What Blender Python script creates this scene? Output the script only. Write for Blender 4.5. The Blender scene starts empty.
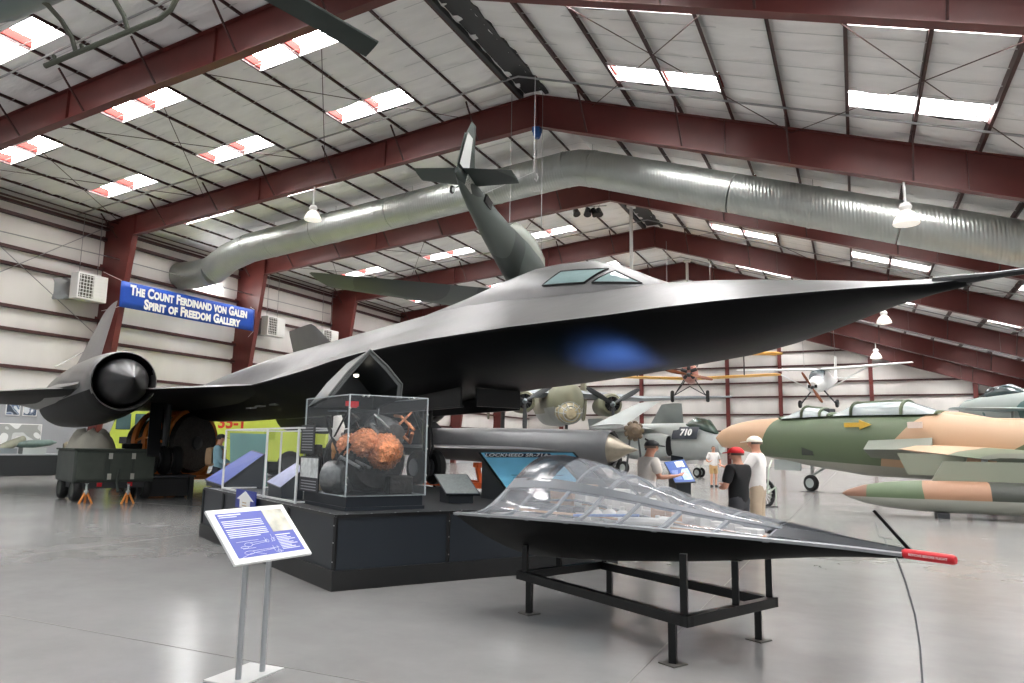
import bpy, bmesh, math, random
from math import sin, cos, pi, radians, sqrt, atan2, hypot, tan
from mathutils import Vector, Matrix, noise
random.seed(7)
sc = bpy.context.scene
COL = sc.collection
V = Vector

# ------------------------------------------------------------------ helpers
def lin(c):
    c = c / 255.0
    return c / 12.92 if c <= 0.04045 else ((c + 0.055) / 1.055) ** 2.4

def rgb(r, g, b):
    return (lin(r), lin(g), lin(b), 1.0)

MATS = {}
def mat(name, col, rough=0.5, metal=0.0, var=0.0, vscale=3.0, bump=0.0, bscale=20.0, spec=0.5,
        trans=0.0, alpha=1.0, emit=None, estr=0.0, coat=0.0, ior=1.45, stretch=(1, 1, 1)):
    if name in MATS:
        return MATS[name]
    m = bpy.data.materials.new(name)
    m.use_nodes = True
    nt = m.node_tree
    b = nt.nodes['Principled BSDF']
    c = rgb(*col)
    b.inputs['Base Color'].default_value = c
    b.inputs['Roughness'].default_value = rough
    b.inputs['Metallic'].default_value = metal
    b.inputs['Specular IOR Level'].default_value = spec
    b.inputs['IOR'].default_value = ior
    b.inputs['Transmission Weight'].default_value = trans
    b.inputs['Alpha'].default_value = alpha
    b.inputs['Coat Weight'].default_value = coat
    if emit:
        b.inputs['Emission Color'].default_value = rgb(*emit)
        b.inputs['Emission Strength'].default_value = estr
    if var > 0 or bump > 0:
        tc = nt.nodes.new('ShaderNodeTexCoord')
        mp = nt.nodes.new('ShaderNodeMapping')
        mp.inputs['Scale'].default_value = stretch
        nt.links.new(tc.outputs['Object'], mp.inputs['Vector'])
    if var > 0:
        n = nt.nodes.new('ShaderNodeTexNoise')
        n.inputs['Scale'].default_value = vscale
        n.inputs['Detail'].default_value = 6
        nt.links.new(mp.outputs[0], n.inputs['Vector'])
        r = nt.nodes.new('ShaderNodeValToRGB')
        r.color_ramp.elements[0].position = 0.3
        r.color_ramp.elements[1].position = 0.7
        r.color_ramp.elements[0].color = [x * (1 - var) for x in c[:3]] + [1]
        r.color_ramp.elements[1].color = [min(1, x * (1 + var)) for x in c[:3]] + [1]
        nt.links.new(n.outputs['Fac'], r.inputs['Fac'])
        nt.links.new(r.outputs['Color'], b.inputs['Base Color'])
    if bump > 0:
        n2 = nt.nodes.new('ShaderNodeTexNoise')
        n2.inputs['Scale'].default_value = bscale
        n2.inputs['Detail'].default_value = 4
        nt.links.new(mp.outputs[0], n2.inputs['Vector'])
        bp = nt.nodes.new('ShaderNodeBump')
        bp.inputs['Strength'].default_value = bump
        bp.inputs['Distance'].default_value = 0.05
        nt.links.new(n2.outputs['Fac'], bp.inputs['Height'])
        nt.links.new(bp.outputs['Normal'], b.inputs['Normal'])
    MATS[name] = m
    return m

def camo(name, cols, scale=0.5, rough=0.55, below=None, lo=0.0, hard=0.012, seed=0.0):
    """patches of paint (constant colour ramp over noise), optional belly colour under local z < lo"""
    m = bpy.data.materials.new(name); m.use_nodes = True
    nt = m.node_tree; b = nt.nodes['Principled BSDF']
    b.inputs['Roughness'].default_value = rough
    tc = nt.nodes.new('ShaderNodeTexCoord')
    mp = nt.nodes.new('ShaderNodeMapping'); mp.inputs['Location'].default_value = (seed, seed * 1.7, seed * .6)
    nt.links.new(tc.outputs['Object'], mp.inputs['Vector'])
    n = nt.nodes.new('ShaderNodeTexNoise'); n.inputs['Scale'].default_value = scale
    n.inputs['Detail'].default_value = 1.0
    nt.links.new(mp.outputs[0], n.inputs['Vector'])
    r = nt.nodes.new('ShaderNodeValToRGB')
    els = r.color_ramp.elements
    k = len(cols)
    for i, c in enumerate(cols):
        p = 0.0 if i == 0 else 0.36 + 0.28 * i / k
        e = els[0] if i == 0 else els.new(p)
        e.position = p; e.color = rgb(*c)
    while len(els) > k:
        els.remove(els[len(els) - 1])
    r.color_ramp.interpolation = 'CONSTANT'
    nt.links.new(n.outputs['Fac'], r.inputs['Fac'])
    out = r.outputs['Color']
    if below:
        sx = nt.nodes.new('ShaderNodeSeparateXYZ'); nt.links.new(tc.outputs['Object'], sx.inputs[0])
        mr = nt.nodes.new('ShaderNodeMapRange'); mr.inputs['From Min'].default_value = lo - .02; mr.inputs['From Max'].default_value = lo + .02
        nt.links.new(sx.outputs['Z'], mr.inputs['Value'])
        mx = nt.nodes.new('ShaderNodeMix'); mx.data_type = 'RGBA'
        mx.inputs[6].default_value = rgb(*below)
        nt.links.new(mr.outputs[0], mx.inputs[0]); nt.links.new(out, mx.inputs[7])
        out = mx.outputs[2]
    nt.links.new(out, b.inputs['Base Color'])
    MATS[name] = m
    return m

class MB:
    """collects geometry for ONE mesh; mi = material slot of the faces added next"""
    def __init__(self):
        self.v = []; self.f = []; self.m = []; self.mi = 0; self.M = None
    def _p(self, p):
        p = V(p)
        if self.M is not None: p = self.M @ p
        self.v.append(p); return len(self.v) - 1
    def face(self, pts):
        self.f.append([self._p(p) for p in pts]); self.m.append(self.mi); return self
    def fi(self, idx):
        self.f.append(list(idx)); self.m.append(self.mi)
    def box(self, c, s, rz=0.0, R=None):
        c = V(c); hx, hy, hz = s[0] / 2, s[1] / 2, s[2] / 2
        R = R or Matrix.Rotation(rz, 3, 'Z')
        i = [self._p(c + R @ V((x * hx, y * hy, z * hz))) for x in (-1, 1) for y in (-1, 1) for z in (-1, 1)]
        for q in ((0, 1, 3, 2), (4, 6, 7, 5), (0, 4, 5, 1), (2, 3, 7, 6), (0, 2, 6, 4), (1, 5, 7, 3)):
            self.fi([i[k] for k in q])
        return self
    def bar(self, a, b, w, h, up=(0, 0, 1)):
        a, b = V(a), V(b); d = (b - a); L = d.length; d.normalize()
        up = V(up); s = d.cross(up)
        if s.length < 1e-4: s = d.cross(V((0, 1, 0)))
        s.normalize(); u = s.cross(d)
        i = [self._p(p + s * (x * w / 2) + u * (z * h / 2)) for p in (a, b) for x in (-1, 1) for z in (-1, 1)]
        for q in ((0, 1, 3, 2), (4, 6, 7, 5), (0, 4, 5, 1), (2, 3, 7, 6), (0, 2, 6, 4), (1, 5, 7, 3)):
            self.fi([i[k] for k in q])
        return self
    def extrude(self, poly, vec):
        vec = V(vec); n = len(poly)
        a = [self._p(p) for p in poly]; b = [self._p(V(p) + vec) for p in poly]
        self.fi(a[::-1]); self.fi(b)
        for k in range(n):
            self.fi([a[k], a[(k + 1) % n], b[(k + 1) % n], b[k]])
        return self
    def loft(self, rings, cap0=True, cap1=True, closed=True):
        R = [[self._p(p) for p in r] for r in rings]
        n = len(R[0])
        for a, b in zip(R, R[1:]):
            for k in range(n if closed else n - 1):
                self.fi([a[k], a[(k + 1) % n], b[(k + 1) % n], b[k]])
        if cap0: self.fi(R[0][::-1])
        if cap1: self.fi(R[-1])
        return self
    def tube(self, pts, r, n=8, caps=True):
        pts = [V(p) for p in pts]
        rs = r if isinstance(r, (list, tuple)) else [r] * len(pts)
        rings = []; pu = None
        for i, p in enumerate(pts):
            if i == 0: d = pts[1] - p
            elif i == len(pts) - 1: d = p - pts[i - 1]
            else: d = (pts[i + 1] - p).normalized() + (p - pts[i - 1]).normalized()
            d.normalize()
            if pu is None:
                pu = V((0, 0, 1)) if abs(d.z) < 0.9 else V((1, 0, 0))
            s = d.cross(pu)
            if s.length < 1e-5: s = d.cross(V((0, 1, 0)))
            s.normalize(); pu = s.cross(d)
            k = 1.0
            rings.append([p + (s * cos(2 * pi * j / n) + pu * sin(2 * pi * j / n)) * rs[i] * k for j in range(n)])
        return self.loft(rings, caps, caps)
    def lathe(self, prof, o=(0, 0, 0), ax=(0, 0, 1), n=24, cap0=True, cap1=True):
        """prof: (radius, distance along ax)"""
        o = V(o); ax = V(ax).normalized()
        s = ax.cross(V((0, 0, 1)))
        if s.length < 1e-4: s = V((1, 0, 0))
        s.normalize(); u = s.cross(ax)
        rings = [[o + ax * h + (s * cos(2 * pi * j / n) + u * sin(2 * pi * j / n)) * max(r, 1e-4) for j in range(n)] for r, h in prof]
        return self.loft(rings, cap0, cap1)
    def ball(self, c, r, nu=16, nv=10):
        c = V(c); r = (r, r, r) if not isinstance(r, (tuple, list)) else r
        rings = [[c + V((r[0] * cos(2 * pi * j / nu) * sin(pi * i / nv), r[1] * sin(2 * pi * j / nu) * sin(pi * i / nv), -r[2] * cos(pi * i / nv))) for j in range(nu)]
                 for i in range(1, nv)]
        R = [[self._p(p) for p in q] for q in rings]
        a = self._p(c - V((0, 0, r[2]))); b = self._p(c + V((0, 0, r[2])))
        for x, y in zip(R, R[1:]):
            for k in range(nu): self.fi([x[k], x[(k + 1) % nu], y[(k + 1) % nu], y[k]])
        for k in range(nu):
            self.fi([a, R[0][(k + 1) % nu], R[0][k]]); self.fi([b, R[-1][k], R[-1][(k + 1) % nu]])
        return self
    def grid(self, fn, nu, nv, skip=None):
        I = [[self._p(fn(i / nu, j / nv)) for j in range(nv + 1)] for i in range(nu + 1)]
        for i in range(nu):
            for j in range(nv):
                if skip and skip(i, j): continue
                self.fi([I[i][j], I[i + 1][j], I[i + 1][j + 1], I[i][j + 1]])
        return self

def obj(name, mb, mats, parent=None, smooth=35, recalc=True, label=None, bevel=0.0):
    me = bpy.data.meshes.new(name)
    me.from_pydata([tuple(p) for p in mb.v], [], mb.f)
    if not isinstance(mats, (list, tuple)): mats = [mats]
    for m in mats: me.materials.append(m)
    for p, k in zip(me.polygons, mb.m): p.material_index = k
    if recalc:
        bm = bmesh.new(); bm.from_mesh(me)
        bmesh.ops.recalc_face_normals(bm, faces=bm.faces)
        bm.to_mesh(me); bm.free()
    if smooth:
        me.shade_smooth(); me.set_sharp_from_angle(angle=radians(smooth))
    o = bpy.data.objects.new(name, me); COL.objects.link(o)
    if parent is not None: o.parent = parent
    if label: o['label'] = label
    if bevel:
        b = o.modifiers.new('b', 'BEVEL'); b.width = bevel; b.segments = 2; b.limit_method = 'ANGLE'
    return o

def thing(name, label, cat, loc=(0, 0, 0), rz=0.0, group=None, M=None):
    o = bpy.data.objects.new(name, None); COL.objects.link(o)
    if M is not None: o.matrix_world = M
    else: o.location = loc; o.rotation_euler = (0, 0, rz)
    o['label'] = label; o['category'] = cat
    if group: o['group'] = group
    return o

def tag(o, label, cat, group=None):
    o['label'] = label; o['category'] = cat
    if group: o['group'] = group
    return o

def struct(name, mb, m, parent=None, **k):
    o = obj(name, mb, m, parent, **k)
    if parent is None: o['kind'] = 'structure'
    return o

def dup(root, loc=None, rz=None, label=None, group=None):
    r = root.copy(); COL.objects.link(r)
    if loc is not None: r.location = loc
    if rz is not None: r.rotation_euler = (0, 0, rz)
    if label: r['label'] = label
    if group: r['group'] = group
    for ch in root.children:
        c = ch.copy(); COL.objects.link(c); c.parent = r
        for g in ch.children:
            d = g.copy(); COL.objects.link(d); d.parent = c
    return r

def text(name, body, size, m, parent, M, extrude=0.002, caps=False, offset=0.0, align='CENTER', spacing=1.0, font=None):
    cu = bpy.data.curves.new(name, 'FONT')
    cu.body = body; cu.size = size; cu.extrude = extrude; cu.offset = offset
    cu.align_x = align; cu.align_y = 'CENTER'; cu.space_character = spacing
    cu.resolution_u = 3
    if caps:
        cu.small_caps_scale = 0.78
        for ch in cu.body_format: ch.use_small_caps = True
    t = bpy.data.objects.new(name, cu); COL.objects.link(t)
    dg = bpy.context.evaluated_depsgraph_get()
    me = bpy.data.meshes.new_from_object(t.evaluated_get(dg))
    COL.objects.unlink(t); bpy.data.objects.remove(t)
    me.materials.clear(); me.materials.append(m)
    o = bpy.data.objects.new(name, me); COL.objects.link(o)
    if parent is not None: o.parent = parent
    o.matrix_local = M
    return o

def frame_mat(o, x, y, z=None):
    """matrix with local x along x, local y along y"""
    x = V(x).normalized(); y = V(y); z = x.cross(y).normalized(); y = z.cross(x)
    m = Matrix((x, y, z)).transposed().to_4x4(); m.translation = V(o)
    return m

def lerp(a, b, t): return a + (b - a) * t
def interp(x, X, Y):
    if x <= X[0]: return Y[0]
    for i in range(len(X) - 1):
        if x <= X[i + 1]:
            return Y[i] + (Y[i + 1] - Y[i]) * (x - X[i]) / (X[i + 1] - X[i])
    return Y[-1]

# ------------------------------------------------------------------ camera (building axes: +Y along the ridge, +Z up)
EYE = 1.55
def make_camera():
    f, pitch, roll, yaw = 728.59, .1433, .0166, -.4393
    fw = V((sin(yaw) * cos(pitch), cos(yaw) * cos(pitch), sin(pitch)))
    rt = V((cos(yaw), -sin(yaw), 0)); up = rt.cross(fw)
    r2 = rt * cos(roll) + up * sin(roll); u2 = -rt * sin(roll) + up * cos(roll)
    cd = bpy.data.cameras.new('camera'); cam = bpy.data.objects.new('camera', cd); COL.objects.link(cam)
    m = Matrix((r2, u2, -fw)).transposed().to_4x4(); m.translation = V((0, 0, EYE))
    cam.matrix_world = m
    cd.sensor_fit = 'HORIZONTAL'; cd.sensor_width = 36.0; cd.lens = f * 36.0 / 1024
    cd.clip_start = 0.05; cd.clip_end = 500
    sc.camera = cam
    return cam
make_camera()

# points of the place measured from the photograph: line of sight through a picture point, taken to a real distance / height

_cm = sc.camera.matrix_world.copy()
_RT, _UP, _FW = _cm.col[0].to_3d(), _cm.col[1].to_3d(), -_cm.col[2].to_3d()
def ray(px, py): return _FW + _RT * ((px - 512) / 728.59) - _UP * ((py - 341.5) / 728.59)
def dep(px, py, k): return V((0, 0, EYE)) + ray(px, py) * k
def onz(px, py, z=0.0):
    d = ray(px, py); return V((0, 0, EYE)) + d * ((z - EYE) / d.z)
def onx(px, py, x):
    d = ray(px, py); return V((0, 0, EYE)) + d * (x / d.x)
def ony(px, py, y):
    d = ray(px, py); return V((0, 0, EYE)) + d * (y / d.y)
RH = V((_RT.x, _RT.y, 0)).normalized(); FH = V((_FW.x, _FW.y, 0)).normalized()

# aircraft building blocks
def ell(c, u, v, a, b, n=20, p=2.0):
    c = V(c); R = []
    for k in range(n):
        t = 2 * pi * k / n; x, y = cos(t), sin(t)
        f = (abs(x) ** p + abs(y) ** p) ** (-1 / p)
        R.append(c + V(u) * (a * x * f) + V(v) * (b * y * f))
    return R
def fus(mb, st, n=20, caps=(True, True)):
    """st: (x, zc, half width, half height[, exponent]) along local x"""
    mb.loft([ell((s[0], s[5] if len(s) > 5 else 0, s[1]), (0, 1, 0), (0, 0, 1), s[2], s[3], n, s[4] if len(s) > 4 else 2.0) for s in st], *caps)
    return mb
def foil(le, te, th, up, n=7):
    le, te, up = V(le), V(te), V(up); P = []
    for k in range(n + 1):
        u = k / n; P.append(lerp(le, te, u) + up * (th * (1.5 * sqrt(u) * (1 - u) + .02)))
    for k in range(n - 1, 0, -1):
        u = k / n; P.append(lerp(le, te, u) - up * (th * (.9 * sqrt(u) * (1 - u) + .02)))
    return P
def wing(mb, secs, up=(0, 0, 1)):
    mb.loft([foil(a, b, t, up) for a, b, t in secs]); return mb
def propeller(parent, c, ax, r, nb, w, mblade, mhub, rot=0.0, name='propeller', hub=.12):
    ax = V(ax).normalized(); s = ax.cross(V((0, 0, 1)))
    if s.length < .1: s = V((1, 0, 0))
    s.normalize(); u = s.cross(ax)
    h = MB(); h.lathe([(.01, hub * 1.6), (hub * .7, hub * .9), (hub, 0), (hub, -hub * 1.2)], c, ax, 14); o = obj(name, h, mhub, parent)
    for k in range(nb):
        t = rot + 2 * pi * k / nb; d = s * cos(t) + u * sin(t); q = d.cross(ax).normalized()
        b = MB(); rings = []
        for f, ww, tw in ((.05, .35, .9), (.2, .7, .7), (.45, 1.0, .45), (.75, .95, .3), (.95, .7, .22), (1.0, .3, .2)):
            e = q * cos(tw) + ax * sin(tw); nn = d.cross(e).normalized()
            rings.append(ell(V(c) + d * (r * f), e, nn, w * ww / 2, w * .10 * (1.6 - f), 8))
        b.loft(rings); obj('blade', b, mblade, o, smooth=50)
    return o
def wheel(parent, c, ax, r, w, mt, mh, name='wheel'):
    k = MB(); k.lathe([(r * .55, -w * .45), (r * .88, -w / 2), (r, -w * .22), (r, w * .22), (r * .88, w / 2), (r * .55, w * .45)], c, ax, 22, False, False); o = obj(name, k, mt, parent)
    k = MB(); k.lathe([(.01, -w * .42), (r * .4, -w * .40), (r * .58, -w * .48), (r * .58, w * .48), (r * .4, w * .40), (.01, w * .42)], c, ax, 18); obj('hub', k, mh, o)
    return o
def rods(name, pairs, r, m, parent, n=6):
    for a, b in pairs: obj(name, MB().tube([a, b], r, n), m, parent)
# ------------------------------------------------------------------ the hangar shell
S = 8.8; XR = -10.14; ZR = 14.47; Y2 = 23.45; SL = .0912; SR = .3261
XW = -33.72; XE = 13.5; YB = 76.3; YF = 1.45
FY = [Y2 + k * S for k in range(-2, 6)]          # frame lines F0..F7: 5.85 ... 67.45
PS = 1.675                                        # purlin spacing
def roofz(x, o=0.0):
    return ZR + o - (SL * (XR - x) if x < XR else SR * (x - XR))

M_RED = mat('oxide_red_steel', (90, 37, 33), .42, 0, .12, 1.5)
M_REDD = mat('dark_red_purlin', (62, 34, 32), .5, 0, .15, 2)
M_INS = mat('white_insulation', (232, 231, 230), .5, 0, .06, 1.2, .8, 2.4, stretch=(.45, 1.7, 1))
M_STRAP = mat('strap_silver', (205, 205, 205), .35, .6)
M_PIPE = mat('pipe_steel', (150, 150, 150), .3, .9)
M_DARK = mat('dark_grey_metal', (45, 46, 48), .5)
M_SKY = mat('skylight_panel', (255, 255, 255), .4, emit=(255, 255, 255), estr=34.0)
M_SKYR = mat('skylight_red_liner', (104, 34, 30), .7, spec=.1)
M_WALLW = mat('white_wall_blanket', (208, 205, 200), .5, 0, .05, .8, .25, 1.6, stretch=(1, 1, .25))
M_WAIN = mat('grey_wall_board', (150, 152, 154), .6, 0, .04, 1)
M_BLACK = mat('black_paint', (16, 16, 17), .4)
M_WHITE = mat('white_paint', (235, 235, 232), .45)

def concrete():
    m = bpy.data.materials.new('polished_concrete'); m.use_nodes = True
    nt = m.node_tree; b = nt.nodes['Principled BSDF']; L = nt.links.new
    tc = nt.nodes.new('ShaderNodeTexCoord')
    def nz(s, d, st=(1, 1, 1)):
        mp = nt.nodes.new('ShaderNodeMapping'); mp.inputs['Scale'].default_value = st
        L(tc.outputs['Object'], mp.inputs['Vector'])
        n = nt.nodes.new('ShaderNodeTexNoise'); n.inputs['Scale'].default_value = s; n.inputs['Detail'].default_value = d
        n.inputs['Roughness'].default_value = .65
        L(mp.outputs[0], n.inputs['Vector']); return n.outputs['Fac']
    def ramp(x, a, b_, p=.35, q=.65):
        r = nt.nodes.new('ShaderNodeValToRGB'); e = r.color_ramp.elements
        e[0].position = p; e[1].position = q; e[0].color = a; e[1].color = b_
        L(x, r.inputs['Fac']); return r.outputs['Color']
    def mul(a, b_):
        x = nt.nodes.new('ShaderNodeMix'); x.data_type = 'RGBA'; x.blend_type = 'MULTIPLY'; x.inputs[0].default_value = 1
        L(a, x.inputs[6]); L(b_, x.inputs[7]); return x.outputs[2]
    big = ramp(nz(.35, 8), rgb(130, 129, 127), rgb(147, 146, 144))
    mid = ramp(nz(2.2, 8, (1, 2.2, 1)), (.93, .93, .93, 1), (1, 1, 1, 1), .2, .8)
    spots = ramp(nz(7, 8), (.975, .975, .975, 1), (1.0, 1.0, 1.0, 1), .3, .7)
    c = mul(mul(big, mid), spots)
    L(c, b.inputs['Base Color'])
    r = ramp(nz(.8, 2), (.16, .16, .16, 1), (.24, .24, .24, 1), .2, .8)
    L(r, b.inputs['Roughness'])
    b.inputs['Specular IOR Level'].default_value = .5
    return m
M_CONC = concrete()
M_JOINT = mat('floor_joint', (112, 110, 106), .7)

fl = MB(); fl.face([(-40, -18, 0), (22, -18, 0), (22, 80, 0), (-40, 80, 0)])
floor = struct('floor', fl, M_CONC, smooth=0)
j = MB()
for k in range(-3, 9):
    y = 4.2 + k * 8.8
    j.box((-9, y, .001), (60, .012, .002))
for x in (-27.8, -19, -10.2, -1.45, 7.4): j.box((x, 30, .0012), (.012, 92, .002))
struct('floor_joint', j, M_JOINT, floor, smooth=0)

# roof blanket with bulging quilted cells and openings for the skylights
lines_l = [XR - .45 - PS * k for k in range(0, 15)]
lines_r = [XR + .45 + PS * k for k in range(0, 15)]
def sky_cells():
    L = []
    for a in (3, 7, 11): L.append((a, 'l'))
    for a in (2, 6, 10): L.append((a, 'r'))
    return L
SKX = {}
for c in (5.8, 12.5, 19.2):
    SKX.setdefault('l', []).append((XR - c - 1.675, XR - c, XR - c + 1.675))
for c in (5.3, 12.02, 18.75):
    SKX.setdefault('r', []).append((XR + c - 1.675, XR + c, XR + c + 1.675))
SKY = []
for y in FY + [YB - .05]:
    SKY += [(y - 2.95, y - 1.95), (y - 7.25, y - 6.3)]
# purlin lines run through skylight edges
PL = sorted([SKX['l'][0][1] + PS * 4.0 * k / 4 for k in range(-11, 3)])
PL_L = [x for x in [SKX['l'][0][1] + PS * k for k in range(-20, 20)] if XW + .2 < x < XR - .3]
PL_R = [x for x in [SKX['r'][0][1] + PS * k for k in range(-20, 20)] if XR + .3 < x < XE]
INS = .20
def in_sky(x, y):
    for sd in 'lr':
        for (a, b, c) in SKX[sd]:
            if a + .02 < x < c - .02:
                for (y0, y1) in SKY:
                    if y0 + .01 < y < y1 - .01: return True
    return False
def make_ceiling():
    xs = []
    allp = sorted([XW] + PL_L + [XR] + PL_R + [XE + .4])
    for a, b in zip(allp, allp[1:]):
        n = 6
        xs += [(lerp(a, b, i / n), i / n) for i in range(n)]
    xs.append((allp[-1], 0))
    ys = [YF]
    brk = sorted([y for p in SKY for y in p if YF < y < YB])
    for y in brk + [YB]:
        y0 = ys[-1]; n = max(1, int((y - y0) / .21))
        ys += [lerp(y0, y, (i + 1) / n) for i in range(n)]
    mb = MB(); I = []
    for (x, t) in xs:
        row = []
        for y in ys:
            sag = -.10 * 4 * t * (1 - t) if 0 < t < 1 else 0.03
            rip = noise.noise(V((x * .3, y * 1.6, 3.1))) * .11 + noise.noise(V((x * 1.1, y * 3.4, 9.7))) * .05 - .07 * abs(sin(pi * (y - YF - .4) / .88))
            edge = min(1, 6 * t * (1 - t)) if 0 < t < 1 else 0
            lo = .05 if x < XR else 0.0
            row.append(mb._p((x, y, max(roofz(x, .05), roofz(x, INS + .06 - lo) + sag * (.6 if x < XR else 1) + rip * edge * 1.25))))
        I.append(row)
    for i in range(len(xs) - 1):
        xm = (xs[i][0] + xs[i + 1][0]) / 2
        for q in range(len(ys) - 1):
            if in_sky(xm, (ys[q] + ys[q + 1]) / 2): continue
            mb.fi([I[i][q], I[i][q + 1], I[i + 1][q + 1], I[i + 1][q]])
    return struct('ceiling', mb, M_INS, smooth=60, recalc=False)
ceiling = make_ceiling()
# outer roof skin so that no sky light leaks through the blanket, with the same skylight openings
sk = MB()
def skin(x0, x1):
    ycuts = sorted([YF] + [y for p in SKY for y in p if YF < y < YB] + [YB + .3])
    xcuts = sorted([x0, x1] + [x for sd in 'lr' for (a, b, c) in SKX[sd] for x in (a, c) if x0 < x < x1])
    for a, b in zip(xcuts, xcuts[1:]):
        for c, d in zip(ycuts, ycuts[1:]):
            if in_sky((a + b) / 2, (c + d) / 2): continue
            sk.extrude([(a, c, roofz(a, .5)), (b, c, roofz(b, .5)), (b, d, roofz(b, .5)), (a, d, roofz(a, .5))], (0, 0, .05))
skin(XW - .6, XR); skin(XR, XE + .6)
struct('roof_deck', sk, M_DARK, ceiling, smooth=0)
# purlins (Z sections) and straps
for x in PL_L + PL_R:
    pm = MB(); z = roofz(x)
    pm.box((x, (YF + YB) / 2, z + (.19 if x < XR else .12)), (.025, YB - YF, .15 if x < XR else .24))
    pm.box((x + .03, (YF + YB) / 2, z + (.12 if x < XR else .008)), ((.05 if x < XR else .09), YB - YF, .016))
    struct('purlin', pm, M_REDD, ceiling, smooth=0)
st = MB()
y = YF + .4
while y < 60:
    st.bar((XW + .2, y, roofz(XW + .2, INS - .06)), (XR, y, roofz(XR, INS - .06)), .03, .006)
    st.bar((XR, y, roofz(XR, INS - .07)), (XE, y, roofz(XE, INS - .07)), .035, .008)
    y += .88
struct('insulation_strap', st, M_STRAP, ceiling, smooth=0)
# ridge vents: dark gaps along the ridge in two bays
for (a, b) in ((FY[1] + .3, FY[2] - .3), (FY[3] + .3, FY[4] - .3), (FY[5] + .3, FY[6] - .3)):
    rv = MB()
    rv.box((XR, (a + b) / 2, ZR + .06), (.75, b - a, .05))
    rv.box((XR - .5, (a + b) / 2, ZR - .02), (.14, b - a, .2)); rv.box((XR + .5, (a + b) / 2, ZR - .05), (.14, b - a, .2))
    struct('ridge_vent', rv, M_DARK, ceiling, smooth=0)

# skylights
def sky_mesh(sd, a, b, c, y0, y1):
    s = MB()
    s.extrude([(a, y0, roofz(a, .52)), (c, y0, roofz(c, .52)), (c, y1, roofz(c, .52)), (a, y1, roofz(a, .52))], (0, 0, .03))
    w = MB()
    for x in (a, b, c):
        w.bar((x + .03, y0, roofz(x, .36)), (x + .03, y1, roofz(x, .36)), .05, .27)
    w.mi = 1
    for yy in (y0, y1):
        w.bar((a, yy, roofz(a, .30)), (c, yy, roofz(c, .30)), .02, .34)
    return s, w
nsky = 0
for sd in 'lr':
    for (a, b, c) in SKX[sd]:
        for (y0, y1) in SKY:
            if y0 < YF or y1 > YB: continue
            nsky += 1
            s, w = sky_mesh(sd, a, b, c, y0, y1)
            o = struct('window_%d' % nsky, s, M_SKY, smooth=0)
            obj('window_frame', w, [M_SKYR, M_INS], o, smooth=0)

# rigid frames: I-section rafters and tapered columns
DR = 1.2
def frame(Y, n):
    mb = MB(); tw, fw, ft = .05, .3, .03
    def web(poly): mb.extrude([(x, Y - tw / 2, z) for x, z in poly], (0, tw, 0))
    def fl_(a, b): mb.bar((a[0], Y, a[1]), (b[0], Y, b[1]), fw, ft, (0, 1, 0)) if False else mb.bar((a[0], Y, a[1]), (b[0], Y, b[1]), fw, ft)
    xk = -31.5
    top = [(XW + .05, roofz(XW)), (XR, ZR), (XE + .3, roofz(XE + .3))]
    zb = lambda x: ZR - DR - ((SL - .0085) * (XR - x) if x < XR else (SR - .002) * (x - XR))
    web([top[0], (XW + .05, zb(xk)), (xk, zb(xk)), (XR, zb(XR)), (XE + .3, zb(XE + .3)), top[2], top[1]])
    fl_(top[0], top[1]); fl_(top[1], top[2])
    fl_((xk - .1, zb(xk)), (XR, zb(XR))); fl_((XR, zb(XR)), (XE + .3, zb(XE + .3)))
    # left column, tapered
    web([(XW + .02, 0), (XW + .65, 0), (xk, zb(xk)), (XW + .02, zb(xk))])
    mb.bar((XW + .65, Y, 0), (xk, Y, zb(xk)), fw, ft, (1, 0, 0)); mb.bar((XW + .02, Y, 0), (XW + .02, Y, roofz(XW)), fw, ft, (1, 0, 0))
    mb.box((xk, Y, (zb(xk) + roofz(xk)) / 2), (.04, fw, roofz(xk) - zb(xk)))
    # right column
    xe = XE + .3
    web([(xe, 0), (xe + .7, 0), (xe + .7, roofz(xe)), (xe, roofz(xe))])
    # stiffeners and apex plate
    mb.box((XR, Y, ZR - DR / 2), (.04, fw, DR))
    x = XR - 6.7
    for x in (XR - 6.7, XR - 13.4, XR + 6.7, XR + 13.4, XR + 18):
        mb.box((x, Y, (zb(x) + roofz(x)) / 2), (.03, fw * .8, roofz(x) - zb(x)))
    o = struct('trim_%d' % n, mb, M_RED, smooth=0)
    # flange braces from the purlins down to the lower flange
    br = MB()
    for q, x in enumerate(PL_L + PL_R):
        if q % 2: continue
        br.bar((x, Y - 1.05, roofz(x, .02)), (x + .02, Y - .1, zb(x) + .05), .05, .05)
    obj('flange_brace', br, M_REDD, o, smooth=0)
    return o
for i, y in enumerate(FY): frame(y, i + 1)
# cross pipes under the purlins, one beside each row of skylights
for i, y in enumerate(FY[1:7]):
    pm = MB()
    pm.tube([(XW + .3, y - 1.72, roofz(XW, -.06)), (XR, y - 1.72, ZR - .06), (XE, y - 1.72, roofz(XE, -.06))], .035, 6)
    struct('trim_%d' % (20 + i), pm, M_PIPE)
# diagonal rod bracing in the roof
for i, (y0, y1) in enumerate(((FY[1], FY[2]), (FY[3], FY[4]))):
    rb = MB()
    for a, b in ((XW + 1, -27), (-27, -20), (-20, -13), (-8, -1.4), (-1.4, 5.2), (5.2, 11.8)):
        rb.tube([(a, y0, roofz(a, -.12)), (b, y1, roofz(b, -.12))], .014, 5)
        rb.tube([(b, y0, roofz(b, -.12)), (a, y1, roofz(a, -.12))], .014, 5)
    struct('trim_%d' % (30 + i), rb, M_REDD, smooth=0)

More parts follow.
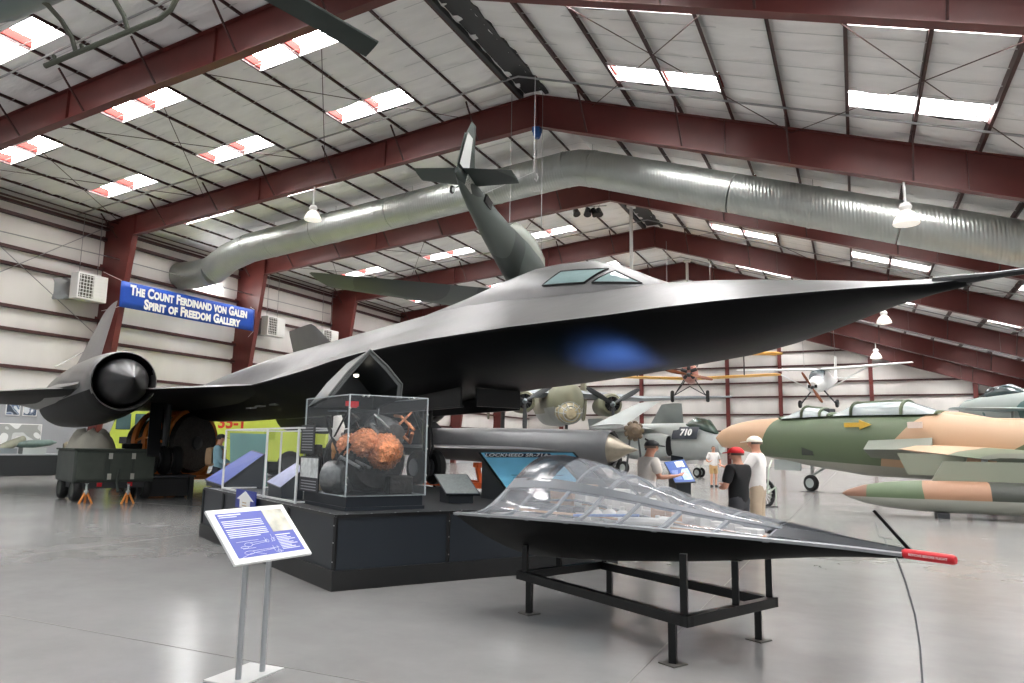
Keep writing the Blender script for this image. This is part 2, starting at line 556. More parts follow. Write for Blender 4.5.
# left wall: blanket between girts
def wall_left():
    mb = MB()
    zt = roofz(XW)
    gz = [3.3, 4.75, 6.39, 7.40, 9.27, 10.02, 11.53, zt + .3]
    ny = 300
    for a, b in zip(gz, gz[1:]):
        def fn(u, v):
            y = lerp(YF, YB, u); z = lerp(a, b, v)
            e = min(1, 5 * v * (1 - v))
            d = (.05 + noise.noise(V((y * 1.3, z * .25, 1.0))) * .05) * e
            return (XW + .02 + d, y, z)
        mb.grid(fn, ny, 5)
    mb.box((XW - .05, (YF + YB) / 2, zt / 2), (.06, YB - YF, zt + .8))
    w = struct('wall_left', mb, M_WALLW, smooth=60, recalc=False)
    b = MB(); b.box((XW + .1, (YF + YB) / 2, 1.65), (.08, YB - YF, 3.3))
    struct('lower_wall_board', b, M_WAIN, w, smooth=0)
    for z in gz[:-1]:
        g = MB()
        g.box((XW + .14, (YF + YB) / 2, z), (.2, YB - YF, .025)); g.box((XW + .24, (YF + YB) / 2, z - .06), (.02, YB - YF, .14))
        g.box((XW + .14, (YF + YB) / 2, z - .12), (.2, YB - YF, .02))
        struct('girt', g, M_REDD if z != 9.27 else M_REDD, w, smooth=0)
    e = MB()                                            # eave strut and conduits
    e.box((XW + .3, (YF + YB) / 2, zt - .35), (.25, YB - YF, .12))
    e.tube([(XW + .6, YF, zt - .25), (XW + .6, YB, zt - .25)], .05, 6); e.tube([(XW + .95, YF, zt - .12), (XW + .95, YB, zt - .12)], .03, 6)
    struct('eave_strut', e, M_REDD, w, smooth=0)
    return w
WALL_L = wall_left()
def wall_back():
    mb = MB()
    gz = [2.4, 3.5, 5.16, 6.9, 8.3, 9.9, 11.3, 12.7, 14.2]
    gz = [0] + gz + [15.2]
    for a, b in zip(gz, gz[1:]):
        def fn(u, v):
            x = lerp(XW, XE + 1, u); z = lerp(a, b, v)
            e = min(1, 5 * v * (1 - v))
            d = (.05 + noise.noise(V((x * 1.3, z * .3, 5.0))) * .05) * e
            return (x, YB - .02 - d, z)
        mb.grid(fn, 120, 4)
    mb.box((-10, YB + .05, 7.5), (XE - XW + 3, .06, 15))
    w = struct('wall_back', mb, M_WALLW, smooth=60, recalc=False)
    for z in gz[1:-1]:
        g = MB(); g.box((-10, YB - .16, z - .06), (XE - XW, .22, .16)); struct('girt', g, M_REDD, w, smooth=0)
    for x in (-29.5, -20.4, -11.5, -6.46, 1.57, 9.87):
        c = MB(); h = roofz(x) - .1
        c.box((x, YB - .3, h / 2), (.03, .45, h)); c.box((x, YB - .52, h / 2), (.34, .03, h)); c.box((x, YB - .08, h / 2), (.34, .03, h))
        struct('wall_column', c, M_RED, w, smooth=0)
    return w
wall_back()

def wall_right():
    mb = MB(); zt = roofz(XE)
    gz = [0, 1.9, 3.6, 5.2, zt + .4]; y0, y1 = 12.0, YB
    for a, b in zip(gz, gz[1:]):
        def fn(u, v):
            y = lerp(y0, y1, u); e = min(1, 5 * v * (1 - v))
            return (XE + .28 - (.05 + noise.noise(V((y * 1.3, v, 7.0))) * .05) * e, y, lerp(a, b, v))
        mb.grid(fn, 160, 4)
    mb.box((XE + .36, (y0 + y1) / 2, zt / 2), (.06, y1 - y0, zt + .8))
    w = struct('wall_right', mb, M_WALLW, smooth=60, recalc=False)
    for z in gz[1:-1]:
        g = MB(); g.box((XE + .16, (y0 + y1) / 2, z - .06), (.2, y1 - y0, .16)); struct('girt', g, M_REDD, w, smooth=0)
wall_right()
# ------------------------------------------------------------------ the long black jet (local x = aft from the probe tip, y = starboard, z = up)
JT = V((-.88846, .45874, -.01446)); JS = V((-.45878, -.88855, 0)); JS = (JS - JT * JS.dot(JT)).normalized(); JU = JT.cross(JS)
JM = Matrix((JT, JS, JU)).transposed().to_4x4(); JM.translation = V((3.340, 6.607, 3.199))
M_JET = mat('jet_skin_lit', (90, 89, 88), .34, 0, .12, 1.6, .05, 6, spec=.6)  # black skin lightened: ceiling reflection put into the colour of the upper faces
M_JETB = mat('jet_skin_shaded', (9, 9, 10), .5, 0, .2, 1.6, .03, 6, spec=.12)  # same black skin, underside shade put into the colour
M_JETD = mat('jet_dark_metal', (30, 30, 31), .32, .3, .1, 3)
M_SPIKE = mat('spike_dark_metal', (40, 40, 41), .28, .5, .1, 6)
M_RUB = mat('tyre_rubber', (20, 20, 20), .7)
M_GLASSC = mat('canopy_glass', (175, 190, 188), .06, 0, spec=.8, alpha=.55)
M_STEEL = mat('brushed_steel', (170, 172, 174), .3, .8)
M_GREYM = mat('grey_mark', (128, 128, 128), .5)

jet = thing('reconnaissance_jet', 'huge black needle-nosed jet filling the middle of the hangar', 'jet aircraft', M=JM)
A_ = [2.62, 2.9, 3.23, 3.77, 4.22, 5.05, 5.98, 7.4, 9.39, 11.5, 13.3, 15, 16.4, 17.2, 18.0]
W_ = [.03, .10, .34, .62, .83, 1.16, 1.34, 1.74, 2.08, 2.12, 2.15, 2.13, 2.12, 2.5, 3.4]
C_ = [0, 0, 0, 0, 0, 0, 0, 0, 0, 0, -.1, -.13, -.15, -.17, -.2]
TA = [2.6, 3.27, 4.1, 5, 6, 7, 8, 9, 10, 11.85, 14, 20, 24, 27, 30, 32.7]
TZ = [.04, .10, .27, .45, .60, .70, .82, .95, 1.03, 1.05, 1.06, 1.06, .92, .74, .4, .05]
BA = [2.6, 3.42, 4.15, 5, 6, 8, 10, 12, 20, 25, 29, 32.7]
BZ = [-.04, -.10, -.25, -.40, -.44, -.50, -.52, -.62, -.66, -.62, -.42, -.02]
def fus_ring(a, w, zc, n=28):
    zt = interp(a, TA, TZ); zb = interp(a, BA, BZ)
    k = min(1, max(0, (a - 6) / 10))                      # nose is bell shaped, the aft body a round tube with flat chine
    rb = min(w, 1.02)
    P = []
    for i in range(n + 1):
        t = -cos(pi * i / n)                              # -1..1
        y = t * w; u = abs(t)
        z1 = (1 - u ** 1.7) ** 1.25
        z2 = sqrt(max(0, 1 - (y / rb) ** 2)) if abs(y) < rb else 0
        s = lerp(z1, max(z2, .62 * z1), k)
        P.append(V((a, y, zc + (zt - zc) * s + .0)))
    Q = []
    for i in range(1, n):
        t = cos(pi * i / n); u = abs(t)
        Q.append(V((a, t * w, zc - .02 + (zb - zc) * (1 - u ** 2.4) ** .85)))
    return P + Q
body = MB(); rings = []
a = 2.62
sts = [2.62, 2.75, 2.9, 3.1, 3.4, 3.8, 4.2, 4.7, 5.3, 6, 6.7, 7.4, 8.2, 9, 10, 11, 12, 13, 14, 15, 15.8, 16.4]
for a in sts: rings.append(fus_ring(a, interp(a, A_, W_), interp(a, A_, C_)))
# aft body keeps a 1.3 m half width and tapers to the tail cone
for a in (17, 18.5, 20, 22, 24, 26, 28, 30, 31.5, 32.6):
    rings.append(fus_ring(a, interp(a, [16.4, 17, 20, 26, 30, 32.7], [2.12, 1.9, 1.4, 1.2, .85, .08]), interp(a, [16.4, 24, 33], [-.15, -.1, 0])))
NT_ = 29
R_ = [[body._p(p) for p in r] for r in rings]
for r0, r1 in zip(R_, R_[1:]):
    n_ = len(r0)
    for k_ in range(n_):
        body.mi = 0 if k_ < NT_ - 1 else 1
        body.fi([r0[k_], r0[(k_ + 1) % n_], r1[(k_ + 1) % n_], r1[k_]])
body.fi(R_[0][::-1]); body.fi(R_[-1])
# dimples and panel lines are part of the paint
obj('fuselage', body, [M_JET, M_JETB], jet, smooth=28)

def wing_panel(sd):
    mb = MB(); n = 12
    def sec(s, a0, a1, z, th):
        P = []
        for i in range(n + 1):
            u = i / n; P.append(V((lerp(a0, a1, u), sd * s, z + th * 2.6 * sqrt(u) * (1 - u) * .55 + .004)))
        for i in range(n - 1, 0, -1):
            u = i / n; P.append(V((lerp(a0, a1, u), sd * s, z - th * 2.6 * sqrt(u) * (1 - u) * .55 - .004)))
        return P
    mb.loft([sec(.8, 15.8, 29.6, -.16, .3), sec(2.12, 16.3, 29.5, -.16, .28), sec(2.8, 17.4, 29.4, -.17, .26), sec(3.5, 18.4, 29.4, -.18, .25), sec(4.05, 19.2, 29.4, -.18, .24)])
    mb.loft([sec(4.05, 19.6, 29.4, -.16, .25), sec(5.0, 20.3, 29.3, -.14, .22), sec(5.7, 21.4, 29.2, -.13, .18), sec(7, 24.2, 28.9, -.12, .13), sec(8, 26.4, 28.6, -.12, .09), sec(8.35, 27.6, 28.4, -.12, .05)])
    return mb
def by_normal(o, z=-.02):  # upward faces get the lit copy of the skin, downward ones the shaded copy
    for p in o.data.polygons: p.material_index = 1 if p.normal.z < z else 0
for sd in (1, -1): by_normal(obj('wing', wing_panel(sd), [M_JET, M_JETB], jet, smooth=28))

def nacelle(sd):
    s = 4.2 * sd; KN = .89
    mb = MB()
    prof = [(.70, 19.35), (.745, 19.12), (.775, 19.07), (.81, 19.12), (.87, 19.8), (.95, 21), (1.02, 23), (1.03, 25), (1.0, 27), (.92, 29), (.80, 30.4), (.72, 30.4), (.60, 29.2)]
    prof += []
    mb.lathe([(r * KN, h) for r, h in prof], (0, s, 0), (1, 0, 0), 40, False, False)
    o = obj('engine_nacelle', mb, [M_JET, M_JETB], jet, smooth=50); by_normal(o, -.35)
    i = MB(); i.lathe([(.62, 19.3), (.60, 20.3), (.55, 21.5)], (0, s, 0), (1, 0, 0), 32, False, False)
    i.lathe([(.60, 21.4), (.02, 21.5)], (0, s, 0), (1, 0, 0), 32, False, False)
    obj('intake_duct', i, M_BLACK, o, smooth=40)
    c = MB(); c.lathe([(.0, 17.87), (.03, 17.93), (.30, 18.45), (.50, 18.9), (.57, 19.3), (.58, 20.3), (.5, 21.3)], (0, s, 0), (1, 0, 0), 40)
    obj('inlet_spike', c, M_SPIKE, o, smooth=40)
    b = MB()                                               # chine fairing that blends the nacelle into the outer wing
    for q in (1, -1):
        yy = s + q * .8
        b.loft([[V((20.0, s + q * .80, .0)), V((20.0, s + q * .83, -.05)), V((20.0, s + q * .80, -.12))],
                [V((23, s + q * .95, .14)), V((23, s + q * 1.5, -.12)), V((23, s + q * .95, -.36))],
                [V((28.5, s + q * .9, .1)), V((28.5, s + q * 1.6, -.12)), V((28.5, s + q * .9, -.3))]])
    obj('nacelle_fairing', b, M_JET, o, smooth=60)
    f = MB()
    def fs(a0, a1, z, y, th):
        P = []
        for k in range(9):
            u = k / 8; P.append(V((lerp(a0, a1, u), y + th * 2 * sqrt(u) * (1 - u), z)))
        for k in range(7, 0, -1):
            u = k / 8; P.append(V((lerp(a0, a1, u), y - th * 2 * sqrt(u) * (1 - u), z)))
        return P
    f.loft([fs(23.0, 29.3, .8, s, .16), fs(23.6, 29.3, 1.2, s * (3.93 / 4.05), .15), fs(26.3, 29.0, 3.15, s * (3.28 / 4.05), .07), fs(26.6, 28.9, 3.3, s * (3.22 / 4.05), .05)])
    obj('fin', f, M_JET, o, smooth=40)
    return o
for sd in (1, -1): nacelle(sd)

# nose boom
b = MB(); b.tube([(2.9, 0, .02), (2.4, 0, .0), (1.6, 0, -.03), (.9, 0, -.05), (.15, 0, -.06)], [.07, .032, .026, .022, .012], 10)
obj('pitot_boom', b, M_JETD, jet)

# canopies
c = MB()
def can_ring(a, w, zt, zbase, n=14):
    P = []
    for i in range(n + 1):
        t = i / n; y = lerp(-w, w, t); u = abs(y) / w
        P.append(V((a, y, zbase + (zt - zbase) * (1 - u ** 2.2) ** .62)))
    return P + [V((a, w * .9, zbase - .2)), V((a, -w * .9, zbase - .2))]
c.loft([can_ring(6.15, .30, .62, .40), can_ring(6.5, .46, .78, .40), can_ring(7.0, .60, 1.03, .42), can_ring(7.5, .66, 1.2, .46), can_ring(8.1, .70, 1.28, .5), can_ring(8.7, .72, 1.32, .52),
        can_ring(9.5, .74, 1.26, .5), can_ring(10.5, .74, 1.15, .45), can_ring(12, .7, 1.06, .4)])
can = obj('canopy', c, M_JET, jet, smooth=50)
def on_can(a, z, off=.012):
    zt = interp(a, [6.15, 6.5, 7.0, 7.5, 8.1, 8.7, 9.5], [.62, .78, 1.03, 1.2, 1.28, 1.32, 1.26]); zb = interp(a, [6.15, 7, 7.5, 8.1, 8.7], [.4, .42, .46, .5, .52])
    w = interp(a, [6.15, 6.5, 7, 7.5, 8.1, 8.7], [.3, .46, .6, .66, .70, .72])
    f = min(1, max(0, (z - zb) / (zt - zb))); u = (1 - f ** (1 / .62)) ** (1 / 2.2)
    return u * w + off
for sd in (1, -1):
    for nm, q in (('side_window', [(8.05, .84), (7.8, 1.03), (6.98, .93), (7.22, .74)]), ('windshield_pane', [(7.08, .72), (6.86, .88), (6.38, .62)])):
        f = MB(); g = MB(); n = len(q)
        def pt(uv, o): return V((uv[0], sd * on_can(uv[0], uv[1], o), uv[1]))
        cx = sum(p[0] for p in q) / n; cz = sum(p[1] for p in q) / n
        N = 6
        def sub(a_, b_, t): return (lerp(a_[0], b_[0], t), lerp(a_[1], b_[1], t))
        edge = []
        for k in range(n):
            for e in range(N): edge.append(sub(q[k], q[(k + 1) % n], e / N))
        m_ = len(edge)
        inner = [pt(sub(p, (cx, cz), .03), .016) for p in edge]; mid = [pt(sub(p, (cx, cz), .5), .018) for p in edge]
        for k in range(m_):
            g.face([inner[k], inner[(k + 1) % m_], mid[(k + 1) % m_], mid[k]]); g.face([mid[k], mid[(k + 1) % m_], pt((cx, cz), .018)])
        o = obj(nm, g, M_GLASSC if False else mat('canopy_pane', (120, 140, 140), .08, 0, spec=.9), can, smooth=60)
        f.tube([pt(p, .012) for p in edge] + [pt(edge[0], .012)], .014, 6)
        obj('window_rim', f, M_JETD, o)
# nose wheel leg, its doors and the main legs
def leg(name, a, s, zt, zf, r, nw, wid, sp):
    L = MB()
    L.tube([(a, s, zt), (a, s, zf + r + .05)], [.11, .08], 10); L.tube([(a + .9, s, zt + .1), (a + .05, s, zf + r + .55)], .05, 8)
    L.tube([(a, s - sp * (nw - 1) / 2 - .1, zf + r), (a, s + sp * (nw - 1) / 2 + .1, zf + r)], .06, 8)
    L.tube([(a - .12, s, zf + r + .75), (a - .22, s, zf + r + .4), (a - .06, s, zf + r + .05)], .025, 6)
    o = obj(name, L, M_JETD, jet)
    for k in range(nw):
        w = MB(); yy = s + sp * (k - (nw - 1) / 2)
        w.lathe([(r * .55, -wid / 2), (r * .86, -wid / 2), (r, -wid / 4), (r, wid / 4), (r * .86, wid / 2), (r * .55, wid / 2)], (a, yy, zf + r), (0, 1, 0), 28)
        w2 = obj('wheel', w, M_RUB, o)
        h = MB(); h.lathe([(.02, -wid / 2 - .01), (r * .5, -wid / 2 - .02), (r * .52, 0), (r * .5, wid / 2 + .02), (.02, wid / 2 + .01)], (a, yy, zf + r), (0, 1, 0), 20)
        obj('wheel_hub', h, mat('wheel_hub_grey', (120, 122, 124), .4, .5), o)
ZF = lambda a, s: -(3.199 + JT.z * a) / JU.z
leg('nose_gear', 12.25, 0, -.4, ZF(12.25, 0) + .80, .33, 2, .2, .36)
leg('main_gear', 22.2, 2.5, -.2, ZF(22.2, 2.5) + .62, .40, 3, .24, .32)
leg('main_gear', 22.2, -2.5, -.2, ZF(22.2, 2.5) + .62, .40, 3, .24, .32)
for sd in (1, -1):
    d = MB(); d.box((11.6, sd * .62, -.66), (2.9, .04, .36)); d.box((11.6, sd * .60, -.85), (2.9, .06, .03))
    obj('gear_door', d, M_JETD, jet, smooth=0)
d = MB(); d.box((9.95, 0, -.70), (.05, .9, .3)); obj('gear_door', d, M_JETD, jet, smooth=0)
d = MB(); d.bar((21.5, 2.95, -.25), (21.0, 3.05, -1.75), .30, .05, (1, 0, 0)); obj('gear_door', d, M_JETD, jet, smooth=0)
# small pale stencils and panels on the skin
mk = MB()
for (a, s) in ((12.8, .95), (13.6, .9), (14.6, .98), (15.2, .92)):
    zt = interp(a, TA, TZ)
s_ = MB()
for (a, y) in ((17.2, 1.25), (18.1, 1.3), (19.0, 1.22)): obj('belly_plate', MB().box((a, y, -.50), (.35, .16, .03)), M_GREYM, jet, smooth=0)

# black steel stands under the main wheels
for i, sd in enumerate((1, -1)):
    w_ = JM @ V((22.2, 2.5 * sd, 0)); 
    ms = thing('wheel_stand', ('black steel stand under the near main wheels of the black jet', 'black steel stand under the far main wheels of the black jet')[i], 'stand', loc=(w_.x, w_.y, 0), rz=atan2(JT.y, JT.x))
    k = MB(); k.box((0, 0, .59), (1.1, 1.5, .05)); obj('top_plate', k, M_DARK, ms, smooth=0)
    for x in (-.45, .45):
        for y in (-.65, .65): obj('leg', MB().box((x, y, .283), (.12, .12, .565)), M_BLACK, ms, smooth=0)
    obj('skirt', MB().box((0, 0, .30), (.8, 1.2, .5)), M_BLACK, ms, smooth=0)
# ------------------------------------------------------------------ see-through nose section on its black stand
E1 = V((.868, -.497, 0)); EN = V((-.497, -.868, 0))       # axis towards the tip / near side
M_CLEAR = mat('clear_acrylic', (225, 228, 230), .06, 0, spec=.7, alpha=.20)
M_CLEARG = mat('clear_shell', (208, 211, 216), .06, 0, spec=1.0, alpha=.24)
M_RIB = mat('grey_rib', (92, 96, 100), .4, .3)
M_RIM = mat('silver_rim', (150, 152, 155), .35, .6)
M_NOSEG = mat('dark_grey_nose', (62, 64, 68), .3, .1)
M_HULL = mat('matt_black_hull', (8, 8, 8), .5, spec=.1)
M_RED2 = mat('bright_red_cover', (190, 22, 34), .45)
M_OFFW = mat('off_white_equipment', (205, 203, 198), .5, 0, .1, 6)
M_BLUEEQ = mat('blue_rod', (70, 110, 175), .35)
M_TAN = mat('tan_equipment', (170, 130, 95), .6, 0, .15, 6)
M_FRAME = mat('black_steel_tube', (8, 8, 8), .35, spec=.35)

nm = Matrix((E1, -EN, V((0, 0, 1)))).transposed().to_4x4()   # local x to the tip, y to the far side
nm.translation = V((-1.85, 6.6, 0))
nose = thing('nose_section', 'cutaway aircraft nose with clear top and black hull on the low stand', 'aircraft nose', M=nm)
NT = [-1.3, -1.0, -.6, -.2, .2, .6, 1.0, 1.4, 1.8, 2.1, 2.42]
NW = [1.12, 1.06, .95, .84, .73, .62, .50, .37, .23, .12, .035]
NZT = [1.46, 1.47, 1.43, 1.35, 1.27, 1.18, 1.09, 1.03, .99, .955, .94]
NZB = [.44, .47, .50, .54, .59, .64, .70, .765, .83, .87, .90]
NC = [.915, .92, .93, .935, .94, .94, .94, .94, .935, .93, .92]
NZT[6:] = [1.11, 1.055, 1.01, .975, .95]
def nst(t): return interp(t, NT, NW), interp(t, NT, NZT), interp(t, NT, NZB), interp(t, NT, NC)
def ntop(t, u):
    w, zt, zb, c = nst(t)
    k = min(1, max(0, (t + 1.3) / 2.6)); e = lerp(.80, 1.0, k); a = abs(u)
    f = (.5 + .5 * cos(pi * a / e)) ** lerp(.95, .8, k) if a < e else 0.0
    return V((t, u * w, c + (zt - c) * f))
def nbot(t, u):
    w, zt, zb, c = nst(t)
    return V((t, u * w, c - .015 + (zb - c) * (1 - abs(u) ** 1.6) ** 1.0))
h = MB()
ts = [-1.3 + 3.72 * i / 30 for i in range(31)]
h.loft([[nbot(t, -1 + 2 * i / 20) for i in range(21)] for t in ts], False, False, False)
h.face([nbot(-1.3, -1 + 2 * i / 20) for i in range(21)][::-1])
obj('lower_hull', h, M_HULL, nose, smooth=50)
r = MB()
for sd in (-1, 1):
    r.loft([[ntop(t, sd) + V((0, sd * .006, -.02)), ntop(t, sd) + V((0, sd * .010, .0)), ntop(t, sd * .965) + V((0, 0, .008)), ntop(t, sd * .96) + V((0, 0, -.012))] for t in ts])
obj('chine_rim', r, M_RIM, nose, smooth=40)
g = MB(); g.loft([[ntop(t, -1 + 2 * i / 36) for i in range(37)] for t in ts if t <= 1.62], False, False, False)
obj('clear_shell', g, M_CLEARG, nose, smooth=60, recalc=False)
tip = MB()
tts = [1.6 + .82 * i / 8 for i in range(9)]
tip.loft([[ntop(t, -1 + 2 * i / 24) + V((0, 0, .004)) for i in range(25)] for t in tts], False, True, False)
obj('solid_tip', tip, mat('smoky_nose', (58, 60, 64), .22, .2), nose, smooth=60)
for t, w in ((-1.27, .05), (-.86, .03), (-.42, .03), (-.02, .04), (.38, .03), (.78, .04), (1.2, .03), (1.6, .04)):
    q = MB()
    def P(u, dt, off): return ntop(t + dt, u) + V((0, 0, off))
    us = [-1 + 2 * i / 30 for i in range(31)]
    q.loft([[P(u, -w / 2, -.002), P(u, w / 2, -.002), P(u, w / 2, -.028), P(u, -w / 2, -.028)] for u in us])
    obj('rib', q, M_RIB, nose, smooth=30)
for u0 in (-.42, .42):
    q = MB()
    tt = [-1.28 + 2.9 * i / 14 for i in range(15)]
    q.loft([[ntop(t, u0 - .045) + V((0, 0, .006)), ntop(t, u0 + .045) + V((0, 0, .006)), ntop(t, u0 + .045) - V((0, 0, .02)), ntop(t, u0 - .045) - V((0, 0, .02))] for t in tt])
    obj('longeron', q, M_RIB, nose, smooth=30)
q = MB(); tt = [-1.28 + .55 * i / 6 for i in range(7)]
q.loft([[ntop(t, -.40 + .8 * i / 10) + V((0, 0, .006)) for i in range(11)] for t in tt], False, False, False)
obj('smoked_panel', q, mat('smoked_panel', (52, 54, 58), .15, 0, spec=.8, alpha=.85), nose, smooth=40, recalc=False)
# equipment seen inside
rnd = random.Random(4)
q = MB(); q.loft([[V((t, -nst(t)[0] * .66, .885)), V((t, nst(t)[0] * .66, .885)), V((t, nst(t)[0] * .66, .90)), V((t, -nst(t)[0] * .66, .90))] for t in (-1.25, -.6, 0, .6, 1.2, 1.7)])
obj('equipment_shelf', q, mat('pale_shelf', (150, 148, 146), .5), nose, smooth=0)
for i, (x, y, sx, sy, sz, m) in enumerate([(-.95, .15, .35, .5, .28, M_TAN), (-.5, .3, .3, .35, .26, M_OFFW), (-.1, .25, .28, .3, .2, M_OFFW), (.3, .2, .25, .26, .16, M_TAN), (-.95, -.5, .3, .25, .1, M_RIB), (.65, .15, .2, .2, .12, M_OFFW), (-.55, -.48, .25, .2, .10, M_BLACK), (.98, .1, .24, .16, .08, M_OFFW), (-.72, .1, .2, .3, .2, M_OFFW), (.1, .3, .3, .3, .14, M_OFFW), (1.25, 0, .2, .14, .06, M_OFFW)]):
    y *= .6; sy *= .7
    b = MB(); b.box((x, y, .90 + sz / 2), (sx, sy, sz)); b.box((x, y - sy / 2 - .01, .90 + sz * .6), (sx * .5, .02, sz * .3))
    obj('equipment_box', b, m, nose, smooth=0, bevel=.008)
for (x, y, rr) in ((-.02, -.28, .07), (.13, -.27, .07), (-.17, -.3, .06), (.48, -.2, .05)):
    b = MB(); b.ball((x, y, .88 + rr), (rr, rr, rr), 14, 10); b.tube([(x, y, .88 + rr * 1.8), (x, y, .88 + rr * 2.4)], .02, 8)
    obj('gas_bottle', b, M_OFFW, nose, smooth=60)
b = MB(); b.tube([(-.25, -.50, .95), (.42, -.36, 1.0)], .012, 8); obj('blue_probe', b, M_BLUEEQ, nose)
b = MB(); b.tube([(.2, -.36, .94), (.62, -.30, .96)], .035, 10); b.tube([(.62, -.3, .96), (.7, -.29, .96)], .05, 10); obj('actuator', b, M_OFFW, nose)
for k in range(5):
    b = MB(); y0 = -.55 + k * .17
    b.tube([(-1.2, y0, .92 + rnd.random() * .1), (-.6, y0 * .9, .93 + rnd.random() * .15), (0, y0 * .75, .92 + rnd.random() * .1), (.7, y0 * .5, .92), (1.4, y0 * .3, .91)], .012, 6)
    obj('wiring_loom', b, (M_TAN, M_OFFW, M_RIB)[k % 3], nose)
# probe with its red cover and the black vane
b = MB(); b.tube([(2.40, 0, .918), (2.50, 0, .918)], .03, 10); obj('probe_stub', b, M_HULL, nose)
cov = tag(obj('probe_cover', MB().tube([(2.41, 0, .918), (2.44, 0, .918), (2.71, 0, .916), (2.725, 0, .916)], [.030, .031, .030, .022], 14), M_RED2), 'red remove-before-flight sleeve on the tip of the cutaway nose', 'cover')
cov.matrix_world = nm
text('cover_lettering', 'REMOVE BEFORE FLIGHT', .021, M_WHITE, cov, frame_mat((2.575, -.0322, .917), (1, 0, -.007), (0, 0, 1)), .0006)
b = MB(); b.extrude([(2.44, .012, .93), (2.47, .012, .93), (2.23, .012, 1.175), (2.215, .012, 1.165)], (0, .012, 0)); obj('vane', b, M_HULL, nose, smooth=0)
b = MB(); b.tube([(2.33, -.02, .93), (2.30, -.02, 1.01)], .003, 5); b.tube([(2.27, -.02, 1.005), (2.36, -.02, 1.0)], .003, 5); b.tube([(2.27, -.02, 1.0), (2.25, -.02, 1.10)], .002, 5); obj('wire_vane', b, M_RIB, nose)
# stand
S0 = V((-2.97, 6.62)); S1 = V((-1.16, 5.50)); S2 = V((-.68, 6.52)); S3 = V((-2.50, 7.62))
std = thing('display_stand', 'low black steel frame carrying the cutaway nose', 'stand', loc=((S0 + S2) / 2).to_3d())
oc = ((S0 + S2) / 2).to_3d()
def L3(p, z): return V((p.x, p.y, z)) - oc
for a, b_ in ((S0, S1), (S1, S2), (S2, S3), (S3, S0)):
    m = MB(); d = (b_ - a).normalized() * .035; m.bar(L3(a - d, .33), L3(b_ + d, .33), .07, .075); obj('rail', m, M_FRAME, std, smooth=0)
for a, b_ in ((S0, S1), (S1, S0), (S2, S3), (S3, S2)):
    d = (b_ - a).normalized(); p = a + d * .14
    m = MB(); m.bar(L3(p, .008), L3(p, .30), .055, .055, (1, 0, 0)); o = obj('leg', m, M_FRAME, std, smooth=0)
    q = MB(); q.box(L3(p, .005), (.15, .15, .01), rz=-.52); obj('foot_plate', q, mat('dull_plate', (95, 92, 88), .5, .3), o, smooth=0)
def hull_under(p):
    l = nm.inverted() @ V((p.x, p.y, 0)); w = interp(l.x, NT, NW); return nbot(l.x, max(-1, min(1, l.y / w))).z
for p in (S0 + (S1 - S0) * .03, S1 + (S0 - S1) * .01, S2 + (S3 - S2) * .01, S3 + (S2 - S3) * .03, S1 + (S2 - S1) * .55, S0 + (S3 - S0) * .45):
    zt = hull_under(p); l = nm.inverted() @ V((p.x, p.y, 0)); w = interp(l.x, NT, NW)
    if abs(l.y) > w * .95: zt = .80
    m = MB(); m.bar(L3(p, .36), L3(p, zt - .004), .05, .05, (1, 0, 0)); obj('upright', m, M_FRAME, std, smooth=0)
# cable running from the probe to the floor
cp = [nm @ V((2.36, -.03, .90)), V((.42, 5.33, .72)), V((.46, 5.22, .45)), V((.40, 5.02, .18)), V((.26, 4.7, .03)), V((.0, 4.3, .008)), V((-.4, 3.9, .008))]
tp = nm @ V((2.38, -.03, .89))
cpts = [tp + V((0, 0, 0)), tp + V((.045, -.01, -.15)), tp + V((.085, -.04, -.34)), tp + V((.10, -.07, -.52)), tp + V((.10, -.10, -.70)), tp + V((.08, -.14, -.83)), V((tp.x + .03, tp.y - .30, .008)), V((tp.x - .1, tp.y - .7, .007)), V((tp.x - .5, tp.y - 1.2, .007))]
tag(obj('cable', MB().tube(cpts, .0062, 8), mat('grey_cable', (112, 112, 114), .5)), 'thin grey cable hanging from the nose tip down to the floor', 'cable')

# ------------------------------------------------------------------ black stepped platform with the engine case
P1 = V((.55, .835, 0)); P2 = V((-.88, .475, 0)); P0 = V((-5.09, 6.44, 0))
M_PED = mat('charcoal_panel', (27, 33, 40), .42, 0, .06, 3)
M_PEDK = mat('black_kick', (20, 20, 20), .5, 0, .2, 6)
M_EDGE = mat('black_edge_strip', (14, 14, 15), .35)
M_SCREW = mat('pale_screw', (190, 190, 188), .4, .5)
M_PEDT = mat('charcoal_deck', (44, 46, 48), .55, 0, .12, 5)
ped = thing('display_platform', 'long charcoal platform under the glass engine case', 'platform', loc=P0)
def pp(a, b, z): return P1 * a + P2 * b + V((0, 0, z))
LA, LB = 3.9, 5.5
foot = [(0, 0), (LA, 0), (LA, LB + .3), (.5, LB + .3), (0, LB)]
m = MB(); m.extrude([pp(a, b, .0) for a, b in foot], (0, 0, .21)); obj('kick_base', m, M_PEDK, ped, smooth=0)
ins = [(.035, .035), (LA - .035, .035), (LA - .035, LB + .26), (.52, LB + .26), (.035, LB - .02)]
m = MB(); m.extrude([pp(a, b, .21) for a, b in ins], (0, 0, .56)); obj('side_panels', m, M_PED, ped, smooth=0)
m = MB(); m.extrude([pp(a, b, .77) for a, b in ins], (0, 0, .012)); obj('deck', m, M_PEDT, ped, smooth=0)
def strip(a, b, w=.04, t=.012): return MB().bar(a, b, w, t, (0, 0, 1))
for k, (a, b) in enumerate(zip(ins, ins[1:] + ins[:1])):
    if k in (1, 2): continue
    m = MB(); m.bar(pp(*a, .775), pp(*b, .775), .035, .035); obj('edge_strip', m, M_EDGE, ped, smooth=0)
